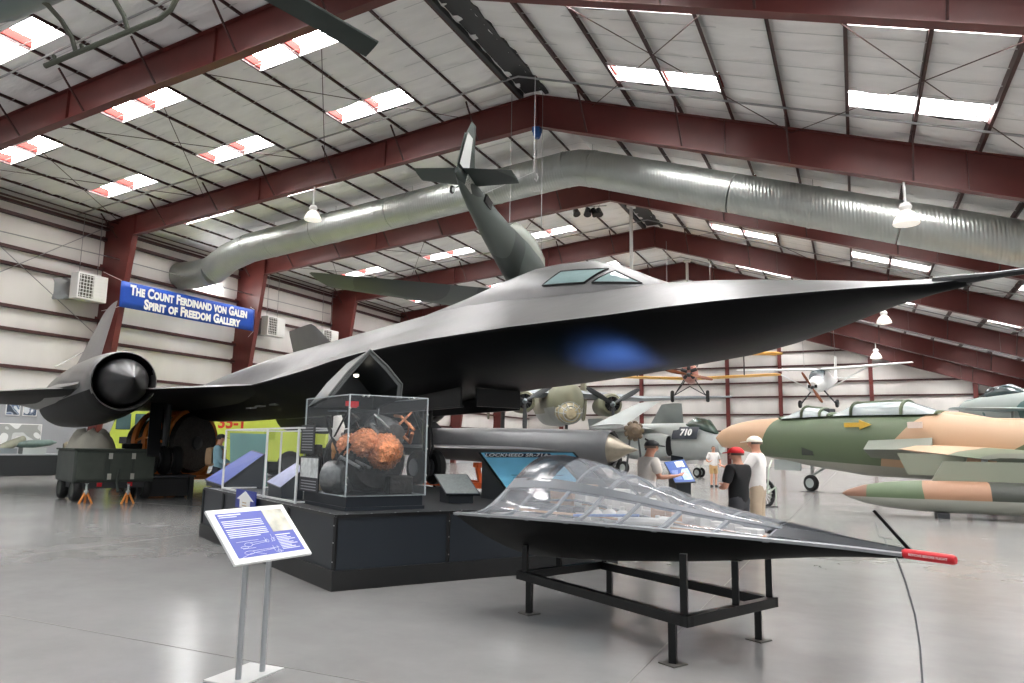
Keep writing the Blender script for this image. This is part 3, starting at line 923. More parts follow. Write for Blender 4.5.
for a, b in ((.03, .03), (1.38, .03), (2.7, .03), (.03, 1.45), (.03, 2.9), (.03, 4.3), (.03, LB - .02)):
    m = MB(); m.bar(pp(a, b, .22), pp(a, b, .77), .035, .035, (1, 0, 0)); obj('edge_strip', m, M_EDGE, ped, smooth=0)
m = MB()
for k in range(10):
    c = pp(.15 + k * .28, .03, .795); m.box(c, (.016, .016, .006))
for k in range(16):
    c = pp(.03, .2 + k * .3, .795); m.box(c, (.016, .016, .006))
for z in (.3, .5, .68): m.box(pp(.012, .03, z), (.012, .012, .012)); m.box(pp(1.38, .012, z), (.012, .012, .012))
so = obj('screw_heads', m, M_SCREW, ped, smooth=0); so['kind'] = 'stuff'

# glass case
Q0 = V((-5.34, 6.93, .785))
case = thing('glass_display_case', 'clear acrylic case full of copper and silver engine pieces on the platform', 'display case', loc=Q0)
def qq(a, b, z): return P1 * a + P2 * b + V((0, 0, z))
CA, CB, CH = 1.0, 1.35, 1.34
m = MB(); m.extrude([qq(a, b, 0) for a, b in ((0, 0), (CA, 0), (CA, CB), (0, CB))], (0, 0, .04)); m.extrude([qq(a, b, .04) for a, b in ((.02, .02), (CA - .02, .02), (CA - .02, CB - .02), (.02, CB - .02))], (0, 0, .12)); obj('base', m, M_PED, case, smooth=0)
M_CASE = mat('case_acrylic', (150, 155, 158), .04, 0, spec=.6, alpha=.07)
for a, b in (((0, 0), (CA, 0)), ((0, 0), (0, CB)), ((CA, 0), (CA, CB)), ((0, CB), (CA, CB))):
    m = MB(); pa = qq(*a, .16); pb = qq(*b, .16); d = (pb - pa).normalized(); nrm = d.cross(V((0, 0, 1))) * .006
    m.extrude([pa + d * .005, pb - d * .005, pb - d * .005 + V((0, 0, CH - .16)), pa + d * .005 + V((0, 0, CH - .16))], nrm)
    obj('acrylic_panel', m, M_CASE, case, smooth=0)
m = MB(); m.extrude([qq(a, b, CH) for a, b in ((0, 0), (CA, 0), (CA, CB), (0, CB))], (0, 0, .006)); obj('acrylic_top', m, M_CASE, case, smooth=0)
M_GEDGE = mat('pale_glass_edge', (175, 182, 184), .3)
for a, b in ((0, 0), (CA, 0), (0, CB), (CA, CB)):
    m = MB(); m.bar(qq(a, b, .16), qq(a, b, CH), .014, .014, (1, 0, 0)); obj('edge_bead', m, M_GEDGE, case, smooth=0)
for a, b in (((0, 0), (CA, 0)), ((0, 0), (0, CB)), ((CA, 0), (CA, CB))):
    m = MB(); m.bar(qq(*a, CH), qq(*b, CH), .012, .012); obj('edge_bead', m, M_GEDGE, case, smooth=0)
    m = MB(); m.bar(qq(*a, .166), qq(*b, .166), .012, .012); obj('edge_bead', m, M_GEDGE, case, smooth=0)
for a, z in ((.0, .3), (.0, .38), (.0, .85), (.0, 1.18), (1.0, .32), (1.0, .4), (1.0, .72), (1.0, 1.0), (1.0, 1.14)):
    m = MB(); m.ball(qq(a, -.012, z), .014, 8, 6); obj('corner_screw', m, M_SCREW, case)
for a in (.16, .22, .74, .81):
    m = MB(); m.ball(qq(a, -.012, CH - .01), .014, 8, 6); obj('corner_screw', m, M_SCREW, case)

# engine inside: casing, copper cans, pipes
M_COP = mat('copper_bundle', (214, 146, 108), .30, .8, .4, 30, .6, 60)
M_CASEM = mat('engine_grey_casing', (120, 122, 122), .38, .7, .25, 8, .3, 14)
M_ENGD = mat('engine_dark_casing', (48, 46, 44), .45, .6, .3, 9, .4, 18)
eng = thing('sectioned_engine', 'sectioned engine with copper tube bundles inside the acrylic case', 'engine', loc=Q0 + V((0, 0, .16)))
m = MB(); c0 = qq(.52, .25, .42)
m.lathe([(.10, 0), (.34, .02), (.41, .12), (.41, .5), (.36, .6), (.40, .72), (.38, .85), (.30, .95), (.15, 1.0)], c0, P2, 28); obj('engine_casing', m, M_ENGD, eng, smooth=35)
for (a, b, z, r0) in ((.30, .20, .62, .15), (.53, .16, .52, .19), (.20, .42, .58, .13)):
    m = MB(); c = qq(a, b, z); ns = 28
    def lump(u, v, c=c, r0=r0):
        d = V((cos(2 * pi * u) * sin(pi * v), sin(2 * pi * u) * sin(pi * v), cos(pi * v)))
        r = r0 * 1.12 * (1 + .16 * noise.noise(d * 6 + c) + .10 * noise.noise(d * 16 + c))
        return c + d * r
    m.grid(lump, 40, 24)
    obj('copper_core', m, M_COP, eng, smooth=70)
    m = MB()
    for k in range(14):
        t = 2 * pi * k / 14 + k * .3; d1 = (P1 * cos(t) + V((0, 0, 1)) * sin(t))
        m.tube([c - P2 * r0 * .95 + d1 * r0 * .3, c - P2 * r0 * .75 + d1 * r0 * .85, c - P2 * .02 + d1 * r0 * 1.16, c + P2 * r0 * .9 + d1 * r0 * .9], .011, 6)
    o_ = obj('copper_bundle', m, M_COP, eng, smooth=60); o_['kind'] = 'stuff'
m = MB(); m.lathe([(.03, -.06), (.06, -.05), (.07, .02), (.05, .06)], qq(.53, .12, .5), P2, 14); obj('hub', m, M_ENGD, eng)
rr_ = random.Random(11)
for k in range(16):
    a0 = rr_.uniform(.1, .9); z0 = rr_.uniform(.15, .9); b0 = rr_.uniform(.06, .3)
    m = MB(); m.tube([qq(a0, b0, z0), qq(min(.93, a0 + rr_.uniform(-.2, .25)), b0 + .15, z0 + rr_.uniform(-.2, .2)), qq(min(.93, max(.07, a0 + rr_.uniform(-.3, .3))), b0 + .5, max(.08, z0 + rr_.uniform(-.4, .2)))], rr_.uniform(.012, .03), 8)
    obj('pipe', m, (M_CASEM, M_CASEM, M_COP, M_ENGD)[k % 4], eng)
m = MB(); m.lathe([(.05, 0), (.17, .03), (.2, .1), (.2, .3), (.12, .34)], qq(.2, .35, .2), (P1 * -.5 + P2 * .8).normalized(), 20); obj('gearbox', m, M_CASEM, eng, smooth=40)
m = MB(); m.box(qq(.75, .22, .12), (.3, .26, .22), rz=.98); obj('mounting_block', m, M_ENGD, eng, smooth=0, bevel=.02)
m = MB(); m.lathe([(.02, 0), (.16, .02), (.20, .2), (.17, .55), (.08, .6)], qq(.75, .35, .7), (P2 + V((0, 0, .25))).normalized(), 20); obj('exhaust_cone', m, M_CASEM, eng, smooth=40)
# white suit and glove hanging in the case
su = thing('flight_glove_set', 'tan glove and white sleeve hung in the left of the acrylic case', 'flight gear', loc=Q0 + qq(.12, .62, .75))
m = MB(); m.tube([(0, 0, .36), (.02, .01, .22), (.0, 0, .05)], [.05, .075, .06], 12); obj('white_sleeve', m, mat('white_cloth', (222, 220, 214), .7, 0, .08, 8), su)
m = MB(); m.ball((0, 0, -.02), (.07, .045, .09), 12, 8)
for k in range(4): m.tube([(-.05 + k * .032, 0, -.08), (-.055 + k * .035, .01, -.15), (-.05 + k * .033, .015, -.19 + .01 * abs(k - 1.5))], [.017, .015, .010], 7)
m.tube([(.06, 0, .0), (.11, 0, -.04), (.12, 0, -.09)], [.02, .018, .012], 7)
obj('tan_glove', m, mat('tan_leather', (190, 140, 88), .6, 0, .15, 10), su, smooth=60)
m = MB(); m.tube([(0, 0, .36), (0, 0, .42)], .008, 6); m.box((0, 0, .42), (.3, .02, .02)); obj('hanger', m, M_RIB, su)
rd = obj('red_reflection', MB().box((0, 0, 0), (.16, .012, .06)).box((.02, 0, -.03), (.08, .014, .03)), M_RED2); tag(rd, 'red reflection built as a flat piece high inside the acrylic case', 'reflection'); rd.location = Q0 + qq(.09, .14, 1.24); rd.rotation_euler = (0, 0, .98)  # added red plate standing in for a red reflection on the acrylic

# canopy shell standing on the case
cs = thing('canopy_shell', 'grey roof-shaped canopy shell propped on top of the acrylic case', 'canopy', loc=Q0 + V((0, 0, CH + .01)))
M_SHELL = mat('canopy_shell_grey', (74, 76, 75), .3, .35, .15, 5)
fb = .62
Ap = qq(.50, fb, .62); Rt = qq(.96, fb, .20); Rt2 = qq(.95, fb, .01); Lf = qq(.0, fb, .005)
dp = P2 * .70 + V((0, 0, -.12)); tk = .05
def shell(poly, name):
    m = MB(); n = len(poly)
    out = [p for p in poly]; cen = V((0, 0, 0))
    return m
prof_o = [Lf, lerp(Lf, Ap, .5) + V((-.02, 0, .02)), Ap, lerp(Ap, Rt, .5) + V((.01, .01, .015)), Rt, Rt2]
ce = lerp(Lf, Rt2, .5)
prof_i = [p + (ce - p).normalized() * .06 + V((0, 0, 0)) for p in prof_o]
m = MB(); m.loft([prof_o, [p + dp for p in prof_o]], False, False, False); obj('outer_skin', m, M_SHELL, cs, smooth=30, recalc=False)
m = MB(); m.loft([prof_i, [p + dp for p in prof_i]], False, False, False); m.face([p + dp for p in prof_o]); obj('inner_lining', m, mat('dark_lining', (24, 28, 28), .4), cs, smooth=30, recalc=False)
m = MB()
for a, b, c, d in zip(prof_o, prof_o[1:], prof_i[1:], prof_i): m.face([a, b, c, d])
m.tube(prof_o, .018, 8); obj('front_rim', m, mat('rim_grey', (84, 86, 85), .3, .5), cs, smooth=40)
m = MB(); m.lathe([(.005, 0), (.03, .01), (.035, .04)], lerp(Ap, ce, .45) + dp * .5, (0, 0, 1), 12); obj('inner_lamp', m, mat('small_lamp', (255, 250, 235), .4, emit=(255, 248, 230), estr=3), cs)

# picture cards leaning on the case
M_CARD = mat('dark_card', (40, 42, 46), .5); M_PHOTO = mat('pale_photo', (205, 208, 206), .5, 0, .35, 9)
def card(label, b0, b1, z0, z1, m, rows, pic=None):
    c = thing('information_card', label, 'card', loc=Q0, group='cards beside the acrylic case')
    k = MB(); y = -.03
    pa = P2 * b0 - P1 * .03; pb = P2 * b1 - P1 * .03
    k.extrude([pa + V((0, 0, z0)), pb + V((0, 0, z0)), pb + V((0, 0, z1)), pa + V((0, 0, z1))], -P1 * .012)
    obj('board', k, M_CARD, c, smooth=0)
    o = -P1 * .0435
    if pic:
        k = MB(); k.extrude([lerp(pa, pb, .05) + V((0, 0, pic[0])) - P1 * .012, lerp(pa, pb, .95) + V((0, 0, pic[0])) - P1 * .012, lerp(pa, pb, .95) + V((0, 0, pic[1])) - P1 * .012, lerp(pa, pb, .05) + V((0, 0, pic[1])) - P1 * .012], -P1 * .002)
        obj('photograph', k, M_PHOTO, c, smooth=0)
    k = MB()
    for z in rows:
        k.box(lerp(pa, pb, .5) - P1 * .013 + V((0, 0, z)), ((b1 - b0) * .78, .003, .012), rz=atan2(P2.y, P2.x))
    obj('lines_of_print', k, mat('grey_print', (150, 152, 155), .5), c, smooth=0)['kind'] = 'stuff'
card('tall dark card of print fixed high beside the acrylic case', .92, 1.38, .63, 1.0, M_CARD, [.68 + .035 * i for i in range(9)])
card('picture card with dark print under a pale photograph against the case base', .72, 1.36, .16, .60, M_CARD, [.19 + .035 * i for i in range(4)], (.34, .58))

# low tilted reading panels on the platform
def reader(label, tl, tr, br, bl, post, face, cat='information panel', name='reading_panel', frame=None, extra=None, basez=.785, th=.03):
    c = (tl + tr + br + bl) / 4
    t = thing(name, label, cat, loc=(c.x, c.y, basez), group='reading panels among the exhibits'); o = V((c.x, c.y, basez))
    nrm = (tr - tl).cross(bl - tl).normalized()
    if nrm.z < 0: nrm = -nrm
    k = MB(); k.extrude([tl - o, tr - o, br - o, bl - o], -nrm * th); obj('board', k, frame or M_PED, t, smooth=0)
    k = MB(); q = [lerp(p, c, .05) - o + nrm * .001 for p in (tl, tr, br, bl)]; k.extrude(q, nrm * .003); obj('printed_face', k, face, t, smooth=0)
    if post:
        k = MB()
        pm = [lerp(p, c, post) - o - nrm * th for p in (tl, tr, br, bl)]
        low = [V((p.x, p.y, 0)) for p in pm]
        k.loft([low, pm]); obj('pedestal', k, M_PED, t, smooth=0)
    return t, o, nrm
M_BLUEP = mat('blue_print', (76, 92, 168), .35, 0, .12, 14)
M_LAV = mat('lavender_print', (168, 172, 205), .35, 0, .15, 12)
M_GREYP = mat('grey_text_panel', (118, 124, 124), .4, 0, .12, 30)
reader('long blue-topped reading panel at the far left end of the platform', dep(252, 450, 12.9), dep(265, 454, 12.2), dep(221, 486, 12.2), dep(204, 480, 12.9), .05, M_BLUEP)
reader('lavender reading panel in front of the white-framed vitrine', dep(297, 462, 10.6), dep(304, 469, 10.1), dep(280, 488, 10.1), dep(266, 482, 10.6), .06, M_LAV)
t, o, nrm = reader('grey reading plate on a short post right of the acrylic case', dep(434, 474, 10.1), dep(467, 474, 10.1), dep(480, 494, 9.75), dep(446, 494, 9.75), .28, M_GREYP)

# white framed vitrine
vt = thing('vitrine', 'white-framed glass vitrine on the left of the platform', 'display case', loc=(-8.6, 9.0, .785))
vo = V((-8.6, 9.0, .785)); d2 = P2; d1 = P1
va = V((-9.40, 8.98, .785)); vb = V((-7.56, 7.98, .785)); vc = V((-6.5, 7.42, .785)) ; H1 = .96
bk = d1 * .9
M_WF = mat('white_frame', (225, 226, 224), .4)
for p in (va, vb, vc + bk * .0, va + bk, vb + bk, vc + bk):
    k = MB(); k.bar(p - vo, p + V((0, 0, H1)) - vo, .024, .024, (1, 0, 0)); obj('frame_post', k, M_WF, vt, smooth=0)
for p, q in ((va, vb), (vb, vc), (va + bk, vb + bk), (vb + bk, vc + bk), (va, va + bk), (vc, vc + bk)):
    for z in (.02, H1):
        k = MB(); k.bar(p + V((0, 0, z)) - vo, q + V((0, 0, z)) - vo, .022, .022); obj('frame_rail', k, M_WF, vt, smooth=0)
for p, q in ((va, vb), (vb, vc)):
    k = MB(); k.extrude([p + V((0, 0, .03)) - vo, q + V((0, 0, .03)) - vo, q + V((0, 0, H1)) - vo, p + V((0, 0, H1)) - vo], d1 * .006); obj('glass_pane', k, M_CASE, vt, smooth=0)
k = MB(); bq = [dep(230, 433, 13.6), dep(267, 434, 12.9), dep(267, 487, 12.9), dep(230, 482, 13.6)]; k.extrude([p - vo for p in bq], FH * .012); obj('backdrop', k, mat('teal_backdrop', (112, 160, 154), .6, 0, .15, 1.2), vt, smooth=0)
# ejection seat pan and wheel inside the vitrine
st_ = thing('survival_seat', 'beige survival seat pan inside the white-framed vitrine', 'seat', loc=(-7.05, 8.72, .785))
k = MB(); k.loft([[V((-.22, -.16, 0)), V((.3, -.16, 0)), V((.3, .2, 0)), V((-.22, .2, 0))], [V((-.32, -.2, .2)), V((.36, -.2, .2)), V((.36, .24, .2)), V((-.32, .24, .2))], [V((-.3, -.2, .32)), V((.34, -.2, .28)), V((.34, .24, .28)), V((-.3, .24, .32))]]); obj('seat_pan', k, mat('beige_shell', (205, 190, 165), .5, 0, .08, 5), st_, smooth=30)
k = MB(); k.box((-.28, 0, .5), (.08, .3, .5)); obj('seat_back', k, M_ENGD, st_, smooth=0, bevel=.02)
k = MB(); k.lathe([(.20, -.07), (.28, -.07), (.32, 0), (.28, .07), (.20, .07)], (.42, .1, .48), (.5, .85, 0), 24, False, False); obj('harness_roll', k, M_RUB, st_, smooth=40)

# big blue board
M_SKYB = mat('sky_blue_print', (122, 196, 228), .35, 0, .22, 1.3)
tl = dep(478, 452, 11.2); tr = dep(574, 452, 10.9); bl = dep(506, 491, 10.2); br = bl + (tr - tl)
t, o, nrm = reader('large tilted sky-blue board behind the cutaway nose', tl, tr, br, bl, 0, M_SKYB, 'information board', 'information_board', M_BLACK, basez=0)
k = MB()
f0 = [V((p.x, p.y, .0)) for p in (lerp(tl, bl, .15), lerp(tr, br, .15), lerp(br, tr, .0), bl)]
k.loft([[p - o for p in (f0[3], f0[2], f0[1], f0[0])], [p - o - nrm * .032 for p in (bl, br, lerp(tr, br, .15), lerp(tl, bl, .15))]]); obj('support_box', k, M_PED, t, smooth=0)
u = (tr - tl).normalized(); vv = (tl - bl).normalized()
hc = lerp(tl, tr, .5) - vv * .12 - o + nrm * .006
k = MB(); h1, h2 = .07, .062; hw = .66
k.extrude([hc - u * hw - vv * h2, hc + u * .35 - vv * h2, hc + u * .35 + vv * h2, hc - u * hw + vv * h2], nrm * .002); obj('title_band', k, mat('navy_band', (22, 26, 50), .4), t, smooth=0)
text('title_lettering', 'LOCKHEED SR-71A', .115, M_WHITE, t, frame_mat(hc - u * .18 + nrm * .004, u, vv), .0008, spacing=1.0, offset=.002)
k = MB()
for i in range(3): k.bar(lerp(tl, bl, .62 + .06 * i) + u * .25 - o + nrm * .006, lerp(tl, bl, .62 + .06 * i) + u * (1.0 - .2 * i) - o + nrm * .006, .01, .002, nrm)
obj('lines_of_print', k, mat('deep_blue_print', (40, 80, 120), .5), t, smooth=0)['kind'] = 'stuff'

# ------------------------------------------------------------------ foreground sign on two posts
sg = thing('sign_stand', 'white-framed blue sign on two silver posts in the left foreground', 'sign', loc=(-3.74, 3.93, 0)); so = V((-3.74, 3.93, 0))
M_SILV = mat('silver_tube', (168, 170, 172), .35, .6)
b0 = V((-3.57, 3.56, .785)); b1 = V((-3.50, 4.20, .785)); t0 = V((-3.94, 3.63, 1.095)); t1 = V((-3.87, 4.28, 1.10))
nrm = (b1 - b0).cross(t0 - b0).normalized(); cc = (b0 + b1 + t0 + t1) / 4
if nrm.z < 0: nrm = -nrm
k = MB(); k.extrude([p - so - nrm * .02 for p in (b0, b1, t1, t0)], nrm * .02); obj('sign_frame', k, M_WF, sg, smooth=0, bevel=.004)
du = (b1 - b0).normalized(); dv = (t0 - b0); dv = (dv - du * dv.dot(du)).normalized()
def sp(u, v, e=.002): return lerp(lerp(b0, b1, u), lerp(t0, t1, u), v) - so + nrm * e
def patch(name, u0, u1, v0, v1, m, e): 
    k = MB(); k.extrude([sp(u0, v0, e), sp(u1, v0, e), sp(u1, v1, e), sp(u0, v1, e)], nrm * .0015); return obj(name, k, m, sg, smooth=0)
patch('blue_sheet', .075, .935, .09, .91, mat('sign_blue', (62, 74, 160), .4, 0, .06, 6), .001)
patch('photograph', .66, .93, .48, .91, mat('sign_photo', (190, 188, 172), .5, 0, .4, 9), .003)
k = MB()
M_PRN = mat('white_print', (222, 224, 236), .5)
def line(u0, u1, v, h): k.extrude([sp(u0, v, .0035), sp(u1, v, .0035), sp(u1, v + h, .0035), sp(u0, v + h, .0035)], nrm * .0008)
for v in (.745, .71, .675, .64, .585, .55, .515, .48, .445): line(.10, .60 if v > .46 else .48, v, .014)
for i in range(9): line(.655, .80 + .09 * ((i * 7) % 3) / 2, .37 - i * .028, .011)
obj('lines_of_print', k, M_PRN, sg, smooth=0)['kind'] = 'stuff'
k = MB(); line(.10, .38, .86, .02); line(.10, .32, .825, .012); line(.655, .86, .405, .016)
obj('heading_bars', k, M_PRN, sg, smooth=0)
k = MB()                                                   # line drawings of an aircraft
def ln(p, q, w=.0022): k.bar(sp(*p, .004), sp(*q, .004), w, .0008, nrm)
def loop(c, ru, rv, n=14):
    for i in range(n):
        a, b = 2 * pi * i / n, 2 * pi * (i + 1) / n
        ln((c[0] + ru * cos(a), c[1] + rv * sin(a)), (c[0] + ru * cos(b), c[1] + rv * sin(b)))
loop((.27, .30), .05, .035); loop((.21, .26), .05, .018); ln((.30, .33), (.52, .335)); ln((.31, .29), (.5, .315)); ln((.14, .36), (.42, .37)); loop((.52, .33), .018, .028); ln((.5, .30), (.5, .40)); ln((.18, .235), (.34, .235))
loop((.23, .16), .06, .03); ln((.28, .185), (.56, .19)); ln((.28, .15), (.55, .175)); ln((.55, .13), (.55, .24)); ln((.5, .185), (.62, .195)); ln((.12, .09), (.26, .15)); ln((.42, .10), (.3, .15)); loop((.60, .34), .022, .03); ln((.57, .30), (.63, .38)); ln((.6, .37), (.6, .44)); loop((.60, .12), .022, .028); ln((.6, .15), (.6, .22)); ln((.55, .12), (.65, .12))
obj('line_drawings', k, M_PRN, sg, smooth=0)
for (x, y) in ((onz(238, 681).x, onz(238, 681).y), (onz(262, 673).x, onz(262, 673).y)):
    k = MB(); z1 = 1.0
    P = V((x, y, 0)); num = ((b0 - V((x, y, 0))).dot(nrm)) / nrm.z
    k.tube([P - so + V((0, 0, .012)), P - so + V((0, 0, num - .025))], .019, 14); obj('post', k, M_SILV, sg)
k = MB(); k.box((-.05, .0, .006), (.30, .44, .012), rz=.05); obj('base_plate', k, mat('pale_base_plate', (200, 200, 198), .4, .3), sg, smooth=0, bevel=.003)
# arrow sign on the platform side
ar = thing('arrow_sign', 'small blue sign with a white up arrow on the platform edge', 'sign', loc=P0)
k = MB(); k.extrude([pp(-.02, b, z) for b, z in ((2.62, .62), (3.52, .62), (3.52, .88), (2.62, .88))], P1 * .012); obj('plate', k, mat('arrow_blue', (30, 48, 140), .4), ar, smooth=0)
k = MB(); k.extrude([pp(-.026, b, z) for b, z in ((3.30, .635), (2.84, .635), (2.84, .745), (2.69, .745), (3.07, .87), (3.45, .745), (3.30, .745))], P1 * .006); obj('arrow', k, M_WHITE, ar, smooth=0)
k = MB(); k.box(pp(-.03, 3.07, .71), (.18, .004, .014), rz=atan2(P2.y, P2.x)); k.box(pp(-.03, 3.07, .67), (.2, .004, .012), rz=atan2(P2.y, P2.x)); obj('lettering_bars', k, mat('tan_print', (190, 160, 120), .5), ar, smooth=0)
# ------------------------------------------------------------------ fixtures of the hangar
# big spiral duct
def galv():
    m = mat('galvanised_duct', (172, 176, 172), .42, .85, .06, 1.2)
    nt = m.node_tree; b = nt.nodes['Principled BSDF']
    tc = nt.nodes.new('ShaderNodeTexCoord')
    w = nt.nodes.new('ShaderNodeTexWave'); w.wave_type = 'BANDS'; w.bands_direction = 'X'; w.inputs['Scale'].default_value = 2.6
    nt.links.new(tc.outputs['Object'], w.inputs['Vector'])
    bp = nt.nodes.new('ShaderNodeBump'); bp.inputs['Strength'].default_value = .3; bp.inputs['Distance'].default_value = .03
    nt.links.new(w.outputs['Fac'], bp.inputs['Height']); nt.links.new(bp.outputs['Normal'], b.inputs['Normal'])
    return m
M_DUCT = galv()
YD = 28.0; RD = .76
dz = lambda x: roofz(x, -1.06)
duct = thing('ventilation_duct', 'fat silver spiral air duct running up and over under the roof', 'duct', loc=(XR, YD, dz(XR)))
do = V((XR, YD, dz(XR)))
path = [V((XE - .3, YD, dz(XE - .3))), V((XR + .55, YD, dz(XR + .55))), V((XR - .55, YD, dz(XR - .55))), V((-28.6, YD, dz(-28.6))), V((-30.0, YD, 11.35)), V((-31.2, YD, 10.72)), V((-32.2, YD, 10.62)), V((XW + .12, YD, 10.62))]
def dseg(pts, nm='duct_section'):
    return obj(nm, MB().tube([p - do for p in pts], RD, 36), M_DUCT, duct, smooth=50)
a, b = path[0], path[1]
for k in range(4): dseg([lerp(a, b, k / 4), lerp(a, b, (k + 1) / 4 - .002)])
dseg([path[1], lerp(path[1], path[2], .5) + V((0, 0, .06)), path[2]], 'elbow')
a, b = path[2], path[3]
for k in range(4): dseg([lerp(a, b, k / 4), lerp(a, b, (k + 1) / 4 - .002)])
dseg([path[3], path[4], path[5]]); dseg([path[5], path[6], path[7]])
for x in (-1.0, 6, -14, -18.5, -23, -27, XR - .6, XR + .6, 10):
    d = V((1, 0, (dz(x + .1) - dz(x - .1)) / .2)).normalized(); c = V((x, YD, dz(x))) - do
    k = MB(); k.lathe([(RD + .005, -.05), (RD + .02, -.04), (RD + .02, .04), (RD + .005, .05)], c, d, 36, False, False); obj('joint_band', k, M_DUCT, duct)
    k = MB(); k.tube([c + V((0, 0, RD)), c + V((0, 0, RD + .32))], .012, 5); obj('hanger_rod', k, M_PIPE, duct)

# pendant lamps
M_LGLASS = mat('lamp_glass', (235, 232, 225), .3, 0, emit=(255, 248, 236), estr=.45)
def lamp(label, c, top, r):
    t = thing('pendant_lamp', label, 'lamp', loc=c, group='white bell lamps under the roof frames')
    k = MB(); k.tube([(0, 0, r * 1.1), (0, 0, top - c.z)], .035, 8); obj('stem', k, M_WHITE, t)
    k = MB(); k.lathe([(.02, r * 1.25), (r * .35, r * 1.15), (r * .5, r * .85), (r * .42, r * .6), (r * .3, r * .5)], (0, 0, 0), (0, 0, 1), 18); obj('ballast_housing', k, M_WHITE, t)
    k = MB(); k.lathe([(r * .32, r * .52), (r * .62, r * .3), (r * .9, -r * .2), (r, -r * .55), (r * .97, -r * .62), (r * .6, -r * .72), (.02, -r * .75)], (0, 0, 0), (0, 0, 1), 24); obj('glass_shade', k, M_LGLASS, t)
    return t
def rafter_b(x): return ZR - DR - ((SL - .0085) * (XR - x) if x < XR else (SR - .002) * (x - XR))
for lab, px, py, y, r in (('white bell lamp hanging in front of the silver duct on the left', 313, 215, Y2, .36), ('white bell lamp hanging in front of the silver duct on the right', 906, 217, Y2, .36),
                          ('white bell lamp hanging below the tip of the black jet nose', 884, 319, 41.05, .36), ('farthest white bell lamp, near the white high-wing plane', 876, 355, 58.65, .4)):
    c = ony(px, py, y); lamp(lab, c, rafter_b(c.x) - .01, r)

# evaporative cooler ducts on the left wall
M_GALV = mat('galvanised_sheet', (150, 152, 150), .35, .8, .1, 3)
M_COOL = mat('cooler_white', (218, 218, 214), .5)
M_GRIL = mat('grille_dark', (70, 66, 60), .6)
for lab, y0, y1, z0, z1 in (('wall air outlet with white grille left of the blue banner', 21.4, 22.9, 8.05, 9.3), ('wall air outlet with white grille right of the blue banner', 33.6, 35.1, 8.1, 9.3), ('wall air outlet farthest along the left wall', 38.8, 40.4, 8.1, 9.3)):
    t = thing('air_outlet', lab, 'air vent', loc=(-32.6, (y0 + y1) / 2, (z0 + z1) / 2), group='air outlets on the left wall')
    w, h = y1 - y0, z1 - z0
    k = MB(); k.box((-.05, 0, 0), (.55, w, h)); obj('outlet_box', k, M_COOL, t, smooth=0, bevel=.02)
    k = MB(); k.box((.235, -w * .22, 0), (.02, w * .46, h * .86)); obj('grille_back', k, M_GRIL, t, smooth=0)
    k = MB(); k.box((.235, w * .25, 0), (.02, w * .42, h * .86)); obj('louvre_panel', k, M_COOL, t, smooth=0)
    for i in range(7):
        k = MB(); k.box((.25, 0, -h * .38 + i * h * .127), (.025, w * .94, .02)); obj('slat', k, M_COOL, t, smooth=0)
    for i in range(5):
        k = MB(); k.box((.25, -w * .42 + i * w * .1, 0), (.025, .015, h * .86)); obj('slat', k, M_COOL, t, smooth=0)
    k = MB(); k.loft([ell((-.3, 0, 0), (0, 1, 0), (0, 0, 1), w * .40, h * .44, 24, 3), ell((-.55, -w * .12, -.05), (.3, 1, 0), (0, 0, 1), w * .38, h * .42, 24), ell((-.75, -w * .5, -.12), (.8, .8, 0), (0, 0, 1), w * .28, h * .42, 24), ell((-1.05, -w * .7, -.15), (.5, 1, 0), (0, 0, 1), w * .3, h * .42, 24)]); obj('elbow_duct', k, M_GALV, t)
    rods('hanger_rod', [((-.2, -w * .3, h / 2), (-.2, -w * .3, 3.5)), ((-.2, w * .3, h / 2), (-.2, w * .3, 3.5))], .015, M_PIPE, t)
# small high window in the left wall
k = MB(); k.box((XW + .28, 30.1, 10.38), (.04, 1.4, .42)); wn = struct('window_200', k, M_SKY, smooth=0)
k = MB()
for z in (10.15, 10.38, 10.61): k.box((XW + .31, 30.1, z), (.05, 1.5, .035))
for y in (29.36, 30.84): k.box((XW + .31, y, 10.38), (.05, .04, .5))
obj('window_frame', k, M_WF, wn, smooth=0)

# banner between the two left columns
bn = thing('gallery_banner', 'long blue banner with two lines of white capitals on the left wall', 'banner', loc=(-31.75, 27.45, 8.56))
M_BLUEB = mat('banner_blue', (14, 66, 158), .5, 0, .05, 2)
k = MB(); k.grid(lambda u, v: (.03 * sin(u * 9), lerp(-4.32, 4.36, u), lerp(-.66, .62, v) + .10 * u - .01 * sin(u * pi)), 40, 4); o = obj('cloth', k, M_BLUEB, bn, smooth=60); sm = o.modifiers.new('s', 'SOLIDIFY'); sm.thickness = .02
def brow(name, s, wid, z, y):
    o = text(name, s, .66, M_WHITE, bn, frame_mat((.06, y, z), (0, 1, .0115), (0, 0, 1)), .004, True, .030, spacing=1.04)
    xs_ = [v.co.x for v in o.data.vertices]; f = wid / (max(xs_) - min(xs_))
    for v in o.data.vertices: v.co.x *= f
brow('top_line_lettering', 'The Count Ferdinand von Galen', 7.6, .28, -.05)
brow('bottom_line_lettering', 'Spirit of Freedom Gallery', 6.3, -.30, .1)
rods('tie_cord', [((0, -4.32, .62), (-.7, -4.8, 1.0)), ((0, 4.36, .72), (-.7, 4.7, 1.0)), ((0, -4.32, -.66), (-.7, -4.7, -.9)), ((0, 4.36, -.56), (-.7, 4.7, -.8))], .01, M_WHITE, bn)

